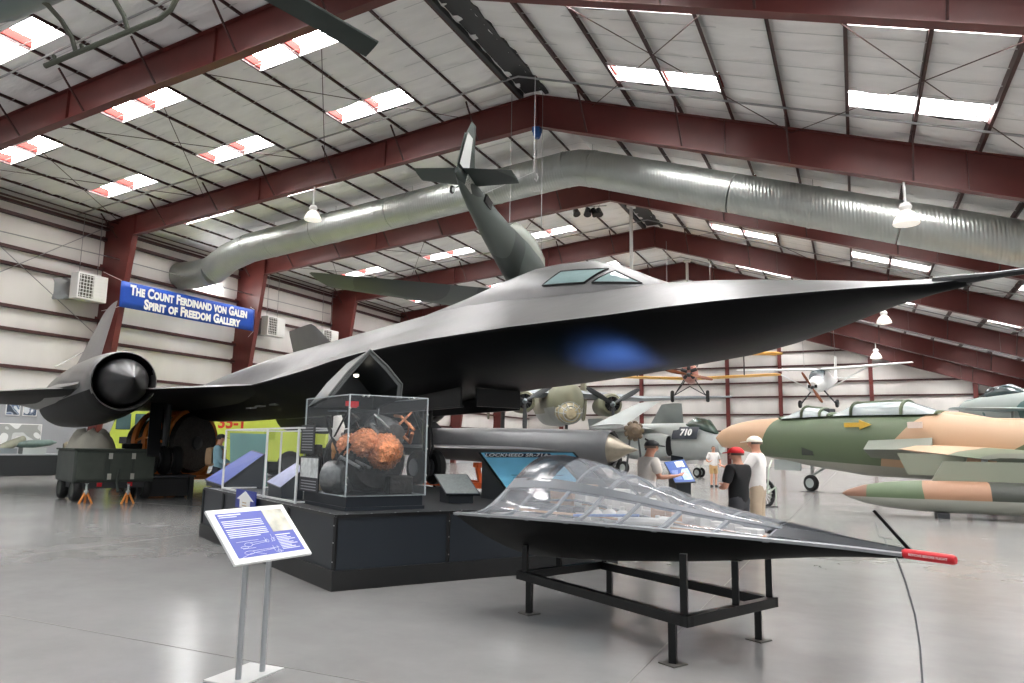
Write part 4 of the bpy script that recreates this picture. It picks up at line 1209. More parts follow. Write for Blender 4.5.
# spotlights on a bar, drop poles, hoist hook
tb = thing('spotlight_bar', 'row of black spotlights on a thin bar high under the ridge', 'spotlights', loc=dep(588, 211, 37.5))
k = MB(); k.tube([RH * -.95 + V((0, 0, .18)), RH * .95 + V((0, 0, .30))], .03, 8); obj('bar', k, M_PIPE, tb)
for x, a in ((-.62, .5), (-.02, -.2), (.32, .9), (.56, .3)):
    k = MB(); d = (V((0, 0, -1)) + RH * a * .5 - FH * .5).normalized(); c = RH * x + V((0, 0, -.05))
    k.lathe([(.02, -.22), (.13, -.2), (.17, .05), (.2, .2), (.16, .2)], c, d, 14); k.tube([c, c + V((0, 0, .3))], .02, 5); obj('spotlight', k, M_BLACK, tb)
rods('hanger_rod', [(RH * -.6 + V((0, 0, .2)), RH * -.6 + V((0, 0, 1.6))), (RH * .6 + V((0, 0, .27)), RH * .6 + V((0, 0, 1.6)))], .012, M_PIPE, tb)
for lab, px, y0, y1, k_, r in (('tall pale pole dropping from the roof behind the cockpit', 631, 205, 300, 39, .09), ('thin pale pole dropping behind the jet nose', 687, 262, 300, 48, .09)):
    a = dep(px, y0, k_); b_ = dep(px, y1, k_); a.z = min(a.z, roofz(a.x) - .16)
    p = tag(obj('drop_pole', MB().tube([V((0, 0, 0)), V((0, 0, -(a.z - b_.z)))], r, 10).box((0, 0, .05), (.4, .4, .1)), mat('pale_pole', (200, 200, 198), .4)), lab, 'pole', 'poles dropping from the roof'); p.location = a
hk = thing('hoist', 'small blue hoist with hook chain under the ridge of the second frame', 'hoist', loc=(XR, Y2, ZR - DR - .2))
k = MB(); k.box((0, 0, .08), (.3, .25, .22)); k.lathe([(.1, -.2), (.16, -.05), (.16, .05)], (0, 0, -.05), (0, 0, 1), 12); obj('hoist_body', k, mat('hoist_blue', (30, 78, 140), .4), hk, smooth=30)
k = MB(); k.tube([(0, 0, -.2), (0, 0, -1.6)], .012, 6); obj('chain', k, M_PIPE, hk)
k = MB(); k.tube([(0, 0, -1.6), (.05, 0, -1.75), (0, 0, -1.9), (-.08, 0, -1.8)], .03, 8); obj('hook', k, M_STRAP, hk)
# long cable along the left wall and X rods
k = MB(); k.tube([onx(0, 231, XW + 1.3), onx(110, 257, XW + 1.3), onx(256, 296, XW + 1.3), onx(330, 314, XW + 1.3)], .025, 6); struct('trim_60', k, M_PIPE)
k = MB()
for (a, b) in (((0, 246), (97, 336)), ((0, 272), (105, 228)), ((55, 367), (97, 345))):
    k.tube([onx(*a, XW + .4), onx(*b, XW + .4)], .02, 5)
struct('trim_61', k, M_PIPE, smooth=0)
# ------------------------------------------------------------------ camouflaged swept-wing jet on the right
def axes(nose, aft, up=V((0, 0, 1))):
    x = (V(aft) - V(nose)).normalized(); y = up.cross(x).normalized(); z = x.cross(y)
    m = Matrix((x, y, z)).transposed().to_4x4(); m.translation = V(nose); return m, m.inverted()
M_TAN = mat('tan_equipment', (170, 130, 95), .6)
M_PANE = mat('pale_window', (168, 178, 178), .08, spec=.9)
M_OLIVE = mat('olive_drab', (92, 92, 66), .55, 0, .12, 1)
M_LGREY = mat('light_gull_grey', (160, 166, 164), .45, 0, .08, 1)
M_MGREY = mat('mid_grey_paint', (110, 118, 122), .45, 0, .1, 1)
M_DGREY = mat('dark_grey_blade', (52, 54, 56), .5)

M_LOWER = mat('camo_lower_grey', (132, 136, 120), .5)
nz = dep(716, 438, 33.0); tl_ = dep(1024, 438, 22.3); tl_.z = nz.z
FM, FI = axes(nz, tl_)
def fp(px, py, off=0.0):
    """point of the jet's own lengthwise plane seen at a picture point -> (x, z)"""
    n = FM.col[1].to_3d(); d = ray(px, py); o = V((0, 0, EYE)); k = ((FM.translation + n * off - o).dot(n)) / d.dot(n); p = FI @ (o + d * k); return p.x, p.z
fj = thing('camouflaged_jet', 'tan and green camouflaged swept-wing jet at the right edge', 'jet aircraft', M=FM)
top = [fp(*p) for p in ((716, 437), (724, 429), (735, 424), (760, 419), (788, 418), (813, 417), (840, 415), (880, 414), (920, 414), (946, 412), (993, 418), (1024, 421))]
bot = [fp(*p) for p in ((716, 439), (722, 447), (745, 451), (768, 457), (823, 468), (870, 476), (940, 480), (1024, 484))]
TX, TZ_ = zip(*top); BX, BZ_ = zip(*bot)
L_ = TX[-1]
def cam_jet():
    m = bpy.data.materials.new('jet_camouflage'); m.use_nodes = True; nt = m.node_tree; b = nt.nodes['Principled BSDF']; L = nt.links.new
    b.inputs['Roughness'].default_value = .5
    tc = nt.nodes.new('ShaderNodeTexCoord'); n = nt.nodes.new('ShaderNodeTexNoise'); n.inputs['Scale'].default_value = .35; n.inputs['Detail'].default_value = 1
    L(tc.outputs['Object'], n.inputs['Vector']); sx = nt.nodes.new('ShaderNodeSeparateXYZ'); L(tc.outputs['Object'], sx.inputs[0])
    # slanted bands: x + .9 z + noise
    a = nt.nodes.new('ShaderNodeMath'); a.operation = 'MULTIPLY_ADD'; a.inputs[1].default_value = -.9; L(sx.outputs['Z'], a.inputs[0]); L(sx.outputs['X'], a.inputs[2])
    a2 = nt.nodes.new('ShaderNodeMath'); a2.operation = 'MULTIPLY_ADD'; a2.inputs[1].default_value = 1.8; L(n.outputs['Fac'], a2.inputs[0]); L(a.outputs[0], a2.inputs[2])
    mr = nt.nodes.new('ShaderNodeMapRange'); mr.inputs['From Min'].default_value = 0; mr.inputs['From Max'].default_value = 16; L(a2.outputs[0], mr.inputs['Value'])
    r = nt.nodes.new('ShaderNodeValToRGB'); r.color_ramp.interpolation = 'CONSTANT'; e = r.color_ramp.elements
    tan, grn, dk = rgb(176, 144, 114), rgb(78, 92, 66), rgb(56, 62, 50)
    cols = [(0, tan), (JX1, grn), (JX2, tan), (.86, grn), (.95, dk)]
    e[0].position = 0; e[0].color = cols[0][1]; e[1].position = cols[1][0]; e[1].color = cols[1][1]
    for p, c in cols[2:]: q = e.new(p); q.color = c
    L(mr.outputs[0], r.inputs['Fac'])
    a3 = nt.nodes.new('ShaderNodeMath'); a3.operation = 'MULTIPLY_ADD'; a3.inputs[1].default_value = BSL; L(sx.outputs['X'], a3.inputs[0]); L(sx.outputs['Z'], a3.inputs[2])
    gt = nt.nodes.new('ShaderNodeMath'); gt.operation = 'GREATER_THAN'; gt.inputs[1].default_value = BLO; L(a3.outputs[0], gt.inputs[0])
    mx = nt.nodes.new('ShaderNodeMix'); mx.data_type = 'RGBA'; mx.inputs[6].default_value = rgb(150, 150, 138); L(gt.outputs[0], mx.inputs[0]); L(r.outputs['Color'], mx.inputs[7])
    L(mx.outputs[2], b.inputs['Base Color']); return m
x1, z1 = fp(775, 437); x2, z2 = fp(920, 437); bl1 = fp(768, 456); bl2 = fp(855, 463)
JX1 = (x1 - .9 * z1 + .9) / 16; JX2 = (x2 - .9 * z2 + .9) / 16
BSL = -(bl2[1] - bl1[1]) / (bl2[0] - bl1[0]); BLO = bl1[1] + BSL * bl1[0]
M_FJ = cam_jet()
k = MB(); rings = []
N = 22
for i in range(N + 1):
    x = lerp(.0, L_ + 7, (i / N) ** 1.25)
    zt = interp(x, TX, TZ_); zb = interp(x, BX, BZ_)
    if i == 0: zt, zb = .02, -.02
    hw = interp(x, [0, .4, 1.2, 2.5, 5, 8, L_, L_ + 4, L_ + 7], [.02, .22, .42, .58, .78, .9, .95, .85, .6])
    rings.append(ell((x, 0, (zt + zb) / 2), (0, 1, 0), (0, 0, 1), hw, (zt - zb) / 2, 28, 2.15))
k.loft(rings); obj('fuselage', k, M_FJ, fj, smooth=50)
# canopies: two glazed hoods with painted frames
def hood(name, p0, p1, ptop0, ptop1, hw):
    x0, z0 = fp(*p0); x1, z1 = fp(*p1); xa, za = fp(*ptop0); xb, zb = fp(*ptop1)
    g = MB(); zz = lambda x: lerp(z0, z1, (x - x0) / (x1 - x0)) - .05
    R = []
    for i in range(11):
        x = lerp(x0, x1, i / 10); h = interp(x, [x0, xa, xb, x1], [.03, za - zz(xa), zb - zz(xb), .06])
        R.append([V((x, hw * sin(pi * (j / 12 - .5)), zz(x) + h * cos(pi * (j / 12 - .5)) ** .7)) for j in range(13)])
    g.loft(R, True, True, False); o = obj(name, g, M_PANE, fj, smooth=60)
    for x in (x0 + .05, xa, (xa + xb) / 2 if xb - xa > 2 else xa, xb, x1 - .05):
        f = MB(); h = interp(x, [x0, xa, xb, x1], [.03, za - zz(xa), zb - zz(xb), .06])
        f.tube([V((x, (hw + .01) * sin(pi * (j / 12 - .5)), zz(x) + (h + .01) * max(0, cos(pi * (j / 12 - .5))) ** .7)) for j in range(13)], .06, 6); obj('canopy_frame', f, mat('camo_green', (86, 98, 74), .5), o)
    f = MB(); f.tube([V((xa, 0, za + .01)), V((xb, 0, zb + .01))], .05, 6); obj('canopy_frame', f, mat('camo_green', (86, 98, 74), .5), o)
    return o
hood('front_canopy', (786, 418), (836, 415), (808, 407), (826, 409), .42)
hood('rear_canopy', (838, 415), (945, 413), (858, 403), (908, 401), .46)
for p in ((827, 414), (888, 411)):
    x, z = fp(*p); k = MB(); k.box((x, 0, z - .05), (.5, .4, .5)); obj('seat_headrest', k, M_DGREY, fj, smooth=0, bevel=.04)
# spine behind the canopy
k = MB(); xs = [fp(940, 410)[0], fp(960, 411)[0], fp(993, 417)[0], fp(1024, 421)[0] + 3]; zs = [fp(940, 411)[1], fp(960, 412)[1], fp(993, 418)[1], fp(1024, 422)[1]]
k.loft([ell((x, 0, z - .55), (0, 1, 0), (0, 0, 1), .45, .55, 16) for x, z in zip(xs, zs)]); obj('spine', k, M_FJ, fj)
# intake and wing (camera side first)
for sd in (-1, 1):
    xi, zi = fp(868, 449, -1.0 if sd < 0 else -1.0)
    k = MB(); k.loft([[V((xi, sd * .85, zi - .30)), V((xi + .15, sd * 1.5, zi - .02)), V((xi - .05, sd * .85, zi + .32))], [V((xi + 2.2, sd * .85, zi - .42)), V((xi + 2.6, sd * 1.7, zi)), V((xi + 2.2, sd * .85, zi + .42))]]); o = obj('intake_fairing', k, mat('walkway_grey', (112, 116, 106), .5), fj, smooth=30)
    k = MB(); k.loft([[V((xi - .01, sd * .87, zi - .24)), V((xi + .12, sd * 1.42, zi - .02)), V((xi - .06, sd * .87, zi + .26))], [V((xi + .3, sd * .9, zi - .2)), V((xi + .3, sd * 1.3, zi)), V((xi + .3, sd * .9, zi + .2))]]); obj('intake_mouth', k, mat('intake_red', (88, 26, 24), .5), o, smooth=0)
    k = MB(); wing(k, [((xi + .5, sd * .8, zi), (xi + 6.2, sd * .8, zi - .1), .30), ((xi + 1.6, sd * 1.7, zi), (xi + 6.3, sd * 1.7, zi - .1), .26), ((xi + 6.0, sd * 5.2, zi - .25), (xi + 8.0, sd * 5.2, zi - .3), .10)]); w = obj('wing', k, M_FJ, fj, smooth=40)
    k = MB(); k.extrude([(xi + 2.6, sd * 3.4, zi - .12), (xi + 4.6, sd * 3.4, zi - .15), (xi + 4.4, sd * 3.4, zi - .75), (xi + 2.9, sd * 3.4, zi - .75)], (0, sd * .12, 0)); obj('pylon', k, M_LOWER, fj, smooth=0)
x, z = fp(*(935, 428)); k = MB(); x0, z0 = fp(907, 422, -.95); x1_, z1_ = fp(922, 428, -.95)
k.box(((x0 + x1_) / 2, -.93, (z0 + z1_) / 2), (x1_ - x0, .04, z0 - z1_)); obj('white_placard', k, mat('placard', (215, 200, 190), .5), fj, smooth=0)
k = MB(); x0, z0 = fp(845, 425, -.82); x1_, z1_ = fp(868, 425, -.84); k.box(((x0 + x1_) / 2 - .15, -.80, z0), ((x1_ - x0) * .75, .06, .16)); k.extrude([(x1_ - .35, -.83, z0 - .17), (x1_ + .1, -.83, z0), (x1_ - .35, -.83, z0 + .17)], (0, .06, 0)); obj('yellow_arrow', k, mat('rescue_yellow', (196, 160, 62), .5), fj, smooth=0)
k = MB(); x0, z0 = fp(803, 450, -.74); k.box((x0 + .2, -.735, z0), (.5, .05, .4)); obj('grille_panel', k, mat('dark_grille', (48, 52, 46), .6), fj, smooth=0)
# nose leg
xw, zw = fp(812, 487); zf = -(FM.translation.z); r = .32
k = MB(); k.tube([(xw, .06, fp(812, 463)[1]), (xw, .06, zf + r)], .07, 8); k.tube([(xw + .7, .06, fp(826, 466)[1]), (xw, .06, zf + r + .3)], .05, 8); o = obj('nose_gear', k, M_LGREY, fj)
wheel(o, (xw, -.04, zf + r + .012), (0, 1, 0), r, .2, M_RUB, M_LGREY)
k = MB(); k.box((xw - .9, -.25, zf + 1.0), (1.3, .03, .42)); obj('gear_door', k, M_LGREY, fj, smooth=0)
k = MB(); k.box((xw, -.04, zf + .006), (.7, .5, .012)); obj('drip_plate', k, M_DGREY, fj, smooth=0)
xi, zi = fp(868, 449, -1.0)
for sd in (-1, 1):
    k = MB(); k.tube([(xi + 4.2, sd * 1.7, zi - .1), (xi + 4.2, sd * 2.0, zf + .42)], .09, 8); o = obj('main_gear', k, M_LGREY, fj); wheel(o, (xi + 4.2, sd * 2.1, zf + .42), (0, 1, 0), .42, .26, M_RUB, M_LGREY)
# tail fin off to the right
k = MB(); wing(k, [((L_ + 2.5, 0, 1.0), (L_ + 6.8, 0, .9), .2), ((L_ + 5.6, 0, 3.6), (L_ + 7.2, 0, 3.5), .1)], (0, 1, 0)); obj('fin', k, M_FJ, fj, smooth=40)
# drop tank under the near wing
tn = dep(842, 489, 18.6); ta = dep(1024, 491, 17.2); ta.z = tn.z = .52
TM, TI = axes(tn, tn + (tl_ - nz).normalized() * 5)
ta2 = (ta - tn).normalized(); TM, TI = axes(tn, ta)
tk_ = thing('drop_tank', 'long camouflaged fuel tank slung low under the near wing of the right jet', 'fuel tank', M=TM)
def tank_mat():
    m = bpy.data.materials.new('tank_camouflage'); m.use_nodes = True; nt = m.node_tree; b = nt.nodes['Principled BSDF']; L = nt.links.new; b.inputs['Roughness'].default_value = .5
    tc = nt.nodes.new('ShaderNodeTexCoord'); sx = nt.nodes.new('ShaderNodeSeparateXYZ'); L(tc.outputs['Object'], sx.inputs[0])
    n = nt.nodes.new('ShaderNodeTexNoise'); n.inputs['Scale'].default_value = .8; n.inputs['Detail'].default_value = 1; L(tc.outputs['Object'], n.inputs['Vector'])
    a = nt.nodes.new('ShaderNodeMath'); a.operation = 'MULTIPLY_ADD'; a.inputs[1].default_value = .5; L(n.outputs['Fac'], a.inputs[0]); L(sx.outputs['X'], a.inputs[2])
    mr = nt.nodes.new('ShaderNodeMapRange'); mr.inputs['From Max'].default_value = 6; L(a.outputs[0], mr.inputs['Value'])
    r = nt.nodes.new('ShaderNodeValToRGB'); r.color_ramp.interpolation = 'CONSTANT'; e = r.color_ramp.elements
    tan, grn, dk = rgb(150, 112, 86), rgb(84, 100, 72), rgb(48, 52, 44)
    e[0].color = rgb(122, 88, 70); e[1].position = .13; e[1].color = grn
    for p, c in ((.36, tan), (.57, dk)): q = e.new(p); q.color = c
    L(mr.outputs[0], r.inputs['Fac'])
    gt = nt.nodes.new('ShaderNodeMath'); gt.operation = 'GREATER_THAN'; gt.inputs[1].default_value = -.06; L(sx.outputs['Z'], gt.inputs[0])
    mx = nt.nodes.new('ShaderNodeMix'); mx.data_type = 'RGBA'; mx.inputs[6].default_value = rgb(148, 150, 140); L(gt.outputs[0], mx.inputs[0]); L(r.outputs['Color'], mx.inputs[7]); L(mx.outputs[2], b.inputs['Base Color']); return m
k = MB(); k.lathe([(.01, 0), (.10, .14), (.22, .5), (.31, 1.0), (.37, 1.7), (.385, 2.4), (.385, 4.2), (.34, 5.2), (.2, 6.3), (.03, 7.0)], (0, 0, 0), (1, 0, 0), 28); obj('tank_body', k, tank_mat(), tk_, smooth=50)
k = MB(); k.extrude([(2.0, -.05, .34), (4.2, -.05, .34), (4.2, -.05, .85), (2.3, -.05, .85)], (0, .1, 0)); obj('pylon', k, M_LOWER, tk_, smooth=0)
for x in (2.2, 4.6):
    k = MB(); k.box((x, 0, -.45), (.25, .5, .13)); obj('cradle', k, M_DGREY, tk_, smooth=0)

# second camouflaged jet far right behind
an = dep(966, 410, 36); at_ = dep(1060, 416, 30); at_.z = an.z
AM, AI = axes(an, at_)
aj = thing('teal_camouflaged_jet', 'teal-grey camouflaged jet half hidden behind the tan one at the right edge', 'jet aircraft', M=AM)
M_TEAL = camo('teal_camo', [(72, 104, 102), (150, 160, 156)], .4, .5)
k = MB(); fus(k, [(.0, 0, .36, .34), (.3, 0, .5, .48), (1.5, -.05, .7, .62), (3.5, -.1, .8, .7), (6, -.1, .8, .7), (9, 0, .5, .5), (11, .1, .2, .25)], 24); obj('fuselage', k, M_TEAL, aj)
k = MB(); k.lathe([(.36, -.02), (.40, .08), (.30, .10), (.02, .25)], (0, 0, 0), (1, 0, 0), 20, False, False); obj('intake_ring', k, M_BLACK, aj)
k = MB(); fus(k, [(1.4, .5, .2, .05), (2.1, .62, .4, .35), (3.2, .66, .42, .36), (4.4, .5, .3, .1)], 16); obj('canopy', k, mat('dark_canopy', (54, 70, 72), .1, spec=.9), aj)
for sd in (1, -1):
    k = MB(); wing(k, [((3, sd * .6, -.2), (6, sd * .6, -.25), .2), ((5.2, sd * 4.2, -.3), (6.6, sd * 4.2, -.3), .1)]); obj('wing', k, M_TEAL, aj, smooth=40)
    k = MB(); k.tube([(4.5, sd * .9, -.3), (4.5, sd * 1.2, -AM.translation.z + .35)], .07, 8); o = obj('main_gear', k, M_LGREY, aj); wheel(o, (4.5, sd * 1.25, -AM.translation.z + .35), (0, 1, 0), .35, .2, M_RUB, M_LGREY)
k = MB(); k.tube([(1.2, 0, -.4), (1.2, 0, -AM.translation.z + .3)], .07, 8); o = obj('nose_gear', k, M_LGREY, aj); wheel(o, (1.2, 0, -AM.translation.z + .3), (0, 1, 0), .3, .18, M_RUB, M_LGREY)

# ------------------------------------------------------------------ olive bomber facing the camera behind the jet
BC = dep(569, 404, 46); fwd = (V((0, 0, EYE)) - BC); fwd.z = 0; fwd = (fwd.normalized() + RH * .18).normalized()
BMX, _ = axes(BC + fwd * 0, BC - fwd * 10)
bz = BC.z
bm_ = thing('bomber', 'olive and grey twin-boomed-looking bomber with glazed nose and black propellers', 'bomber', M=BMX)
bm_['label'] = 'olive and grey twin-engined bomber with glazed nose, seen below the black jet belly'
M_BOMB = mat('bomber_olive', (112, 112, 92), .5, 0, .12, .8)
M_BOMBG = mat('bomber_grey', (140, 144, 140), .5, 0, .1, .8)
k = MB(); fus(k, [(-.3, .1, .5, .55), (.1, .1, .95, 1.2), (.9, .15, 1.15, 1.45), (3, .2, 1.2, 1.55), (8, .3, 1.15, 1.45), (13, .7, .7, .8), (16, 1.0, .2, .3)], 28)
by = k; o = obj('fuselage', by, [M_BOMB, M_BOMBG], bm_, smooth=50)
for p in o.data.polygons: p.material_index = 1 if p.center.z < -.25 else 0
k = MB(); fus(k, [(-.75, -.65, .3, .3), (-.5, -.6, .6, .55), (.0, -.5, .85, .75), (.4, -.4, .9, .8)], 18); o = obj('nose_glazing', k, mat('nose_glass', (150, 140, 112), .15, 0, .35, 3, spec=.9), bm_)
for (x, w, h, z) in ((-.62, .47, .45, -.62), (-.3, .73, .66, -.55), (.05, .87, .77, -.49)):
    k = MB(); k.tube([V((x, w * cos(t * pi / 10), z + h * sin(t * pi / 10))) for t in range(21)], .035, 5); obj('glazing_bar', k, M_BOMBG, o)
for t in (0, .6, 1.2, 1.9, 2.5, pi):
    k = MB(); k.tube([V((x, w * cos(t), z + h * sin(t))) for (x, w, h, z) in ((-.74, .32, .32, -.65), (-.5, .61, .56, -.6), (-.2, .8, .7, -.54), (.1, .88, .78, -.48))], .03, 5); obj('glazing_bar', k, M_BOMBG, o)
k = MB(); fus(k, [(.1, 1.3, .3, .1), (.6, 1.6, .6, .45), (1.8, 1.7, .65, .5), (2.6, 1.5, .5, .2)], 16); obj('cockpit_glazing', k, mat('bomber_window', (120, 130, 128), .1, spec=.9), bm_)
def nac(y, z, x):
    k = MB(); k.lathe([(.48, -.05), (.62, .0), (.72, .3), (.74, 1.0), (.68, 1.4), (.6, 3.2), (.2, 4.4)], (x, y, z), (1, 0, 0), 24, False, True); n = obj('engine_nacelle', k, [M_BOMB, M_BOMBG], bm_)
    k = MB(); k.lathe([(.60, -.02), (.5, .3), (.02, .32)], (x, y, z), (1, 0, 0), 20, False, False); obj('engine_face', k, M_BLACK, n)
    for q in range(9):
        t = 2 * pi * q / 9; k = MB(); k.tube([(x + .2, y + cos(t) * .15, z + sin(t) * .15), (x + .15, y + cos(t) * .48, z + sin(t) * .48)], .09, 7); obj('cylinder', k, M_DARK, n)
    propeller(n, (x - .25, y, z), (-1, 0, 0), 1.95, 3, .34, M_DGREY, M_MGREY, rot=-pi / 2, hub=.16)
pL = BMX.inverted() @ dep(525, 401, 45.5); pR = BMX.inverted() @ dep(613, 404, 45.5)
for p in (pL, pR): nac(p.y, p.z, p.x + .2)
for sd in (1, -1):
    k = MB(); wing(k, [((1.6, sd * .9, .8), (5.6, sd * .9, .75), .55), ((1.9, sd * 5.5, .6), (4.9, sd * 5.5, .6), .35), ((3.0, sd * 12.0, .95), (4.3, sd * 12.0, .95), .12)]); obj('wing', k, [M_MGREY], bm_, smooth=40)
    k = MB(); k.tube([(3.2, sd * 3.9, .2), (3.2, sd * 3.9, -bz + .6)], .14, 8); g = obj('main_gear', k, M_DGREY, bm_); wheel(g, (3.2, sd * 3.9, -bz + .65), (0, 1, 0), .65, .4, M_RUB, M_LGREY)
    k = MB(); wing(k, [((14, sd * .2, 1.1), (16.2, sd * .2, 1.1), .3), ((14.4, sd * 3.9, 1.2), (16.2, sd * 3.9, 1.2), .2)]); k2 = obj('tailplane', k, M_BOMB, bm_, smooth=40)
    k = MB(); k.loft([ell((15.3, sd * 3.95, 1.4), (1, 0, 0), (0, 0, 1), 1.2, 1.9, 16), ell((15.3, sd * 4.08, 1.4), (1, 0, 0), (0, 0, 1), 1.2, 1.9, 16)]); obj('fin', k, M_BOMB, bm_)
k = MB(); k.tube([(.9, 0, -1.2), (.9, 0, -bz + .4)], .1, 8); g = obj('nose_gear', k, M_DGREY, bm_); wheel(g, (.9, 0, -bz + .42), (0, 1, 0), .42, .3, M_RUB, M_LGREY)

# ------------------------------------------------------------------ black drone with metal spike, on an orange trolley
dn = dep(638, 453, 19.5); da = dep(425, 446, 23.5); dn.z = 1.52; da.z = 1.62
DM, DI = axes(dn, da)
dr = thing('drone', 'dark grey ramjet drone with a bronze spike in its round intake', 'drone', M=DM)
M_DRONE = mat('drone_charcoal', (92, 93, 94), .34, .15, .12, 1.5)
k = MB(); k.lathe([(.45, .80), (.475, .74), (.50, .82), (.50, 1.3), (.52, 2.5), (.52, 5), (.48, 7), (.38, 8.6), (.30, 9.2)], (0, 0, 0), (1, 0, 0), 36, False, True); obj('body', k, M_DRONE, dr)
k = MB(); k.lathe([(.455, .81), (.44, 1.2), (.3, 1.8)], (0, 0, 0), (1, 0, 0), 30, False, False); obj('intake', k, M_BLACK, dr)
k = MB(); k.lathe([(.003, 0), (.03, .06), (.15, .36), (.31, .64), (.42, .86), (.435, .98), (.38, 1.3), (.2, 1.7)], (0, 0, 0), (1, 0, 0), 32); obj('intake_spike', k, mat('bronze_spike', (138, 130, 116), .32, .75, .1, 8), dr)
for sd in (1, -1):
    k = MB(); wing(k, [((1.6, sd * .42, -.08), (8.6, sd * .42, -.08), .12), ((4.5, sd * .95, -.1), (8.6, sd * .95, -.1), .08), ((7.4, sd * 2.4, -.12), (8.4, sd * 2.4, -.12), .04)]); obj('wing', k, M_DRONE, dr, smooth=40)
k = MB(); wing(k, [((6.6, 0, .4), (8.8, 0, .35), .08), ((8.0, 0, 1.5), (8.9, 0, 1.5), .04)], (0, 1, 0)); obj('fin', k, M_DRONE, dr, smooth=40)
for x in (1.75, 2.15):
    k = MB(); k.loft([[V((x + dx, -.50 * sin(t), .50 * cos(t) + .012)) for t in (.35, .55, .75, .95)] for dx in (0, .2)], False, False, False); obj('vent_patch', k, M_BLACK, dr, recalc=False)
M_ORNG = mat('trolley_orange', (196, 84, 34), .5, 0, .15, 4)
tr_ = thing('drone_trolley', 'orange steel trolley carrying the dark drone', 'trolley', M=DM)
zf = -1.54
for x in (2.6, 5.0, 7.2):
    k = MB(); k.box((x, 0, -.60), (.2, .9, .14)); obj('saddle', k, M_ORNG, tr_, smooth=0)
    for sd in (1, -1):
        k = MB(); k.bar((x - .3, sd * .55, zf + .35), (x + .05, sd * .3, -.66), .12, .12); obj('strut', k, M_ORNG, tr_, smooth=0)
for sd in (1, -1):
    k = MB(); k.box((4.9, sd * .55, zf + .35), (5.6, .14, .16)); obj('side_rail', k, M_ORNG, tr_, smooth=0)
    for x in (2.5, 7.3): wheel(tr_, (x, sd * .72, zf + .26), (0, 1, 0), .26, .14, M_RUB, M_LGREY)
for x in (2.3, 4.9, 7.5):
    k = MB(); k.box((x, 0, zf + .35), (.14, 1.1, .14)); obj('cross_rail', k, M_ORNG, tr_, smooth=0)

# ------------------------------------------------------------------ grey naval jet with folded wing
gn = dep(722, 446, 40); ga = gn - RH * 9 + FH * 12
GM, GI = axes(gn, ga)
gj = thing('naval_jet', 'light grey naval jet with dark navy panel numbered 710 and folded wing', 'jet aircraft', M=GM)
gz = gn.z
M_NAVY = mat('navy_panel', (24, 32, 46), .4)
k = MB(); fus(k, [(.0, -.05, .3, .35, 2), (.4, .0, .55, .65, 2.2), (1.2, .15, .75, .95, 2.3), (2.5, .2, .85, 1.1, 2.4), (6, .2, 1.0, 1.1, 2.5), (8.4, .2, .8, .9, 2.2), (10.6, .3, .4, .5)], 28); obj('fuselage', k, M_LGREY, gj)
k = MB(); fus(k, [(.35, .75, .2, .1), (.9, 1.05, .48, .42), (1.7, 1.15, .52, .45), (2.5, 1.0, .35, .15)], 18); obj('canopy', k, mat('dark_canopy2', (62, 78, 70), .1, 0, .3, 2, spec=.9), gj)
k = MB(); k.loft([[V((x, sqrt(max(0, 1 - ((z - .2) / 1.1) ** 2)) * .86 + .05, z)) for z in (.35, .6, .85, 1.05)] for x in (1.0, 1.5, 2.1, 2.8)], False, False, False); obj('number_panel', k, M_NAVY, gj, recalc=False)
text('number_lettering', '710', .54, M_WHITE, gj, frame_mat((1.75, .90, .72), (-1, 0, 0), (0, -.45, 1)), .01, offset=.02)
for sd in (1, -1):
    k = MB(); k.loft([ell((2.9, sd * .98, -.05), (0, 1, 0), (0, 0, 1), .34, .62, 16, 2.6), ell((3.4, sd * 1.05, -.05), (0, 1, 0), (0, 0, 1), .42, .72, 16, 2.6), ell((6.5, sd * .95, .0), (0, 1, 0), (0, 0, 1), .4, .7, 16)]); o = obj('intake', k, M_LGREY, gj)
    k = MB(); k.loft([ell((2.885, sd * .98, -.05), (0, 1, 0), (0, 0, 1), .3, .56, 16, 2.6), ell((2.9, sd * .98, -.05), (0, 1, 0), (0, 0, 1), .3, .56, 16, 2.6)]); obj('intake_mouth', k, M_BLACK, o)
    k = MB(); k.loft([[V((3.4, sd * 1.48, .05)), V((4.3, sd * 1.47, .42)), V((4.3, sd * 1.47, .30)), V((3.65, sd * 1.48, .05)), V((4.3, sd * 1.47, -.2)), V((4.3, sd * 1.47, -.32))], [V((3.4, sd * 1.5, .05)), V((4.3, sd * 1.49, .42)), V((4.3, sd * 1.49, .30)), V((3.65, sd * 1.5, .05)), V((4.3, sd * 1.49, -.2)), V((4.3, sd * 1.49, -.32))]]); obj('chevron', k, M_BLACK, o, smooth=0)
    k = MB(); wing(k, [((4.2, sd * .8, .9), (8.2, sd * .8, .85), .3), ((4.8, sd * 2.6, 1.05), (7.8, sd * 2.6, 1.0), .22)]); w = obj('wing', k, M_LGREY, gj, smooth=40)
    k = MB(); wing(k, [((4.8, sd * 2.6, 1.12), (7.8, sd * 2.6, 1.07), .2), ((3.6, sd * 1.0, 2.5), (5.2, sd * 1.0, 2.5), .1)], (0, .6, .8)); obj('folded_wing', k, M_LGREY, gj, smooth=40)
    k = MB(); k.tube([(6.2, sd * 1.0, -.4), (6.2, sd * 1.2, -gz + .4)], .08, 8); g = obj('main_gear', k, M_WHITE, gj); wheel(g, (6.2, sd * 1.3, -gz + .4), (0, 1, 0), .4, .24, M_RUB, M_LGREY)
    k = MB(); wing(k, [((8.8, sd * .3, .6), (10.5, sd * .3, .6), .14), ((9.6, sd * 1.7, .6), (10.6, sd * 1.7, .6), .07)]); obj('tailplane', k, M_LGREY, gj, smooth=40)
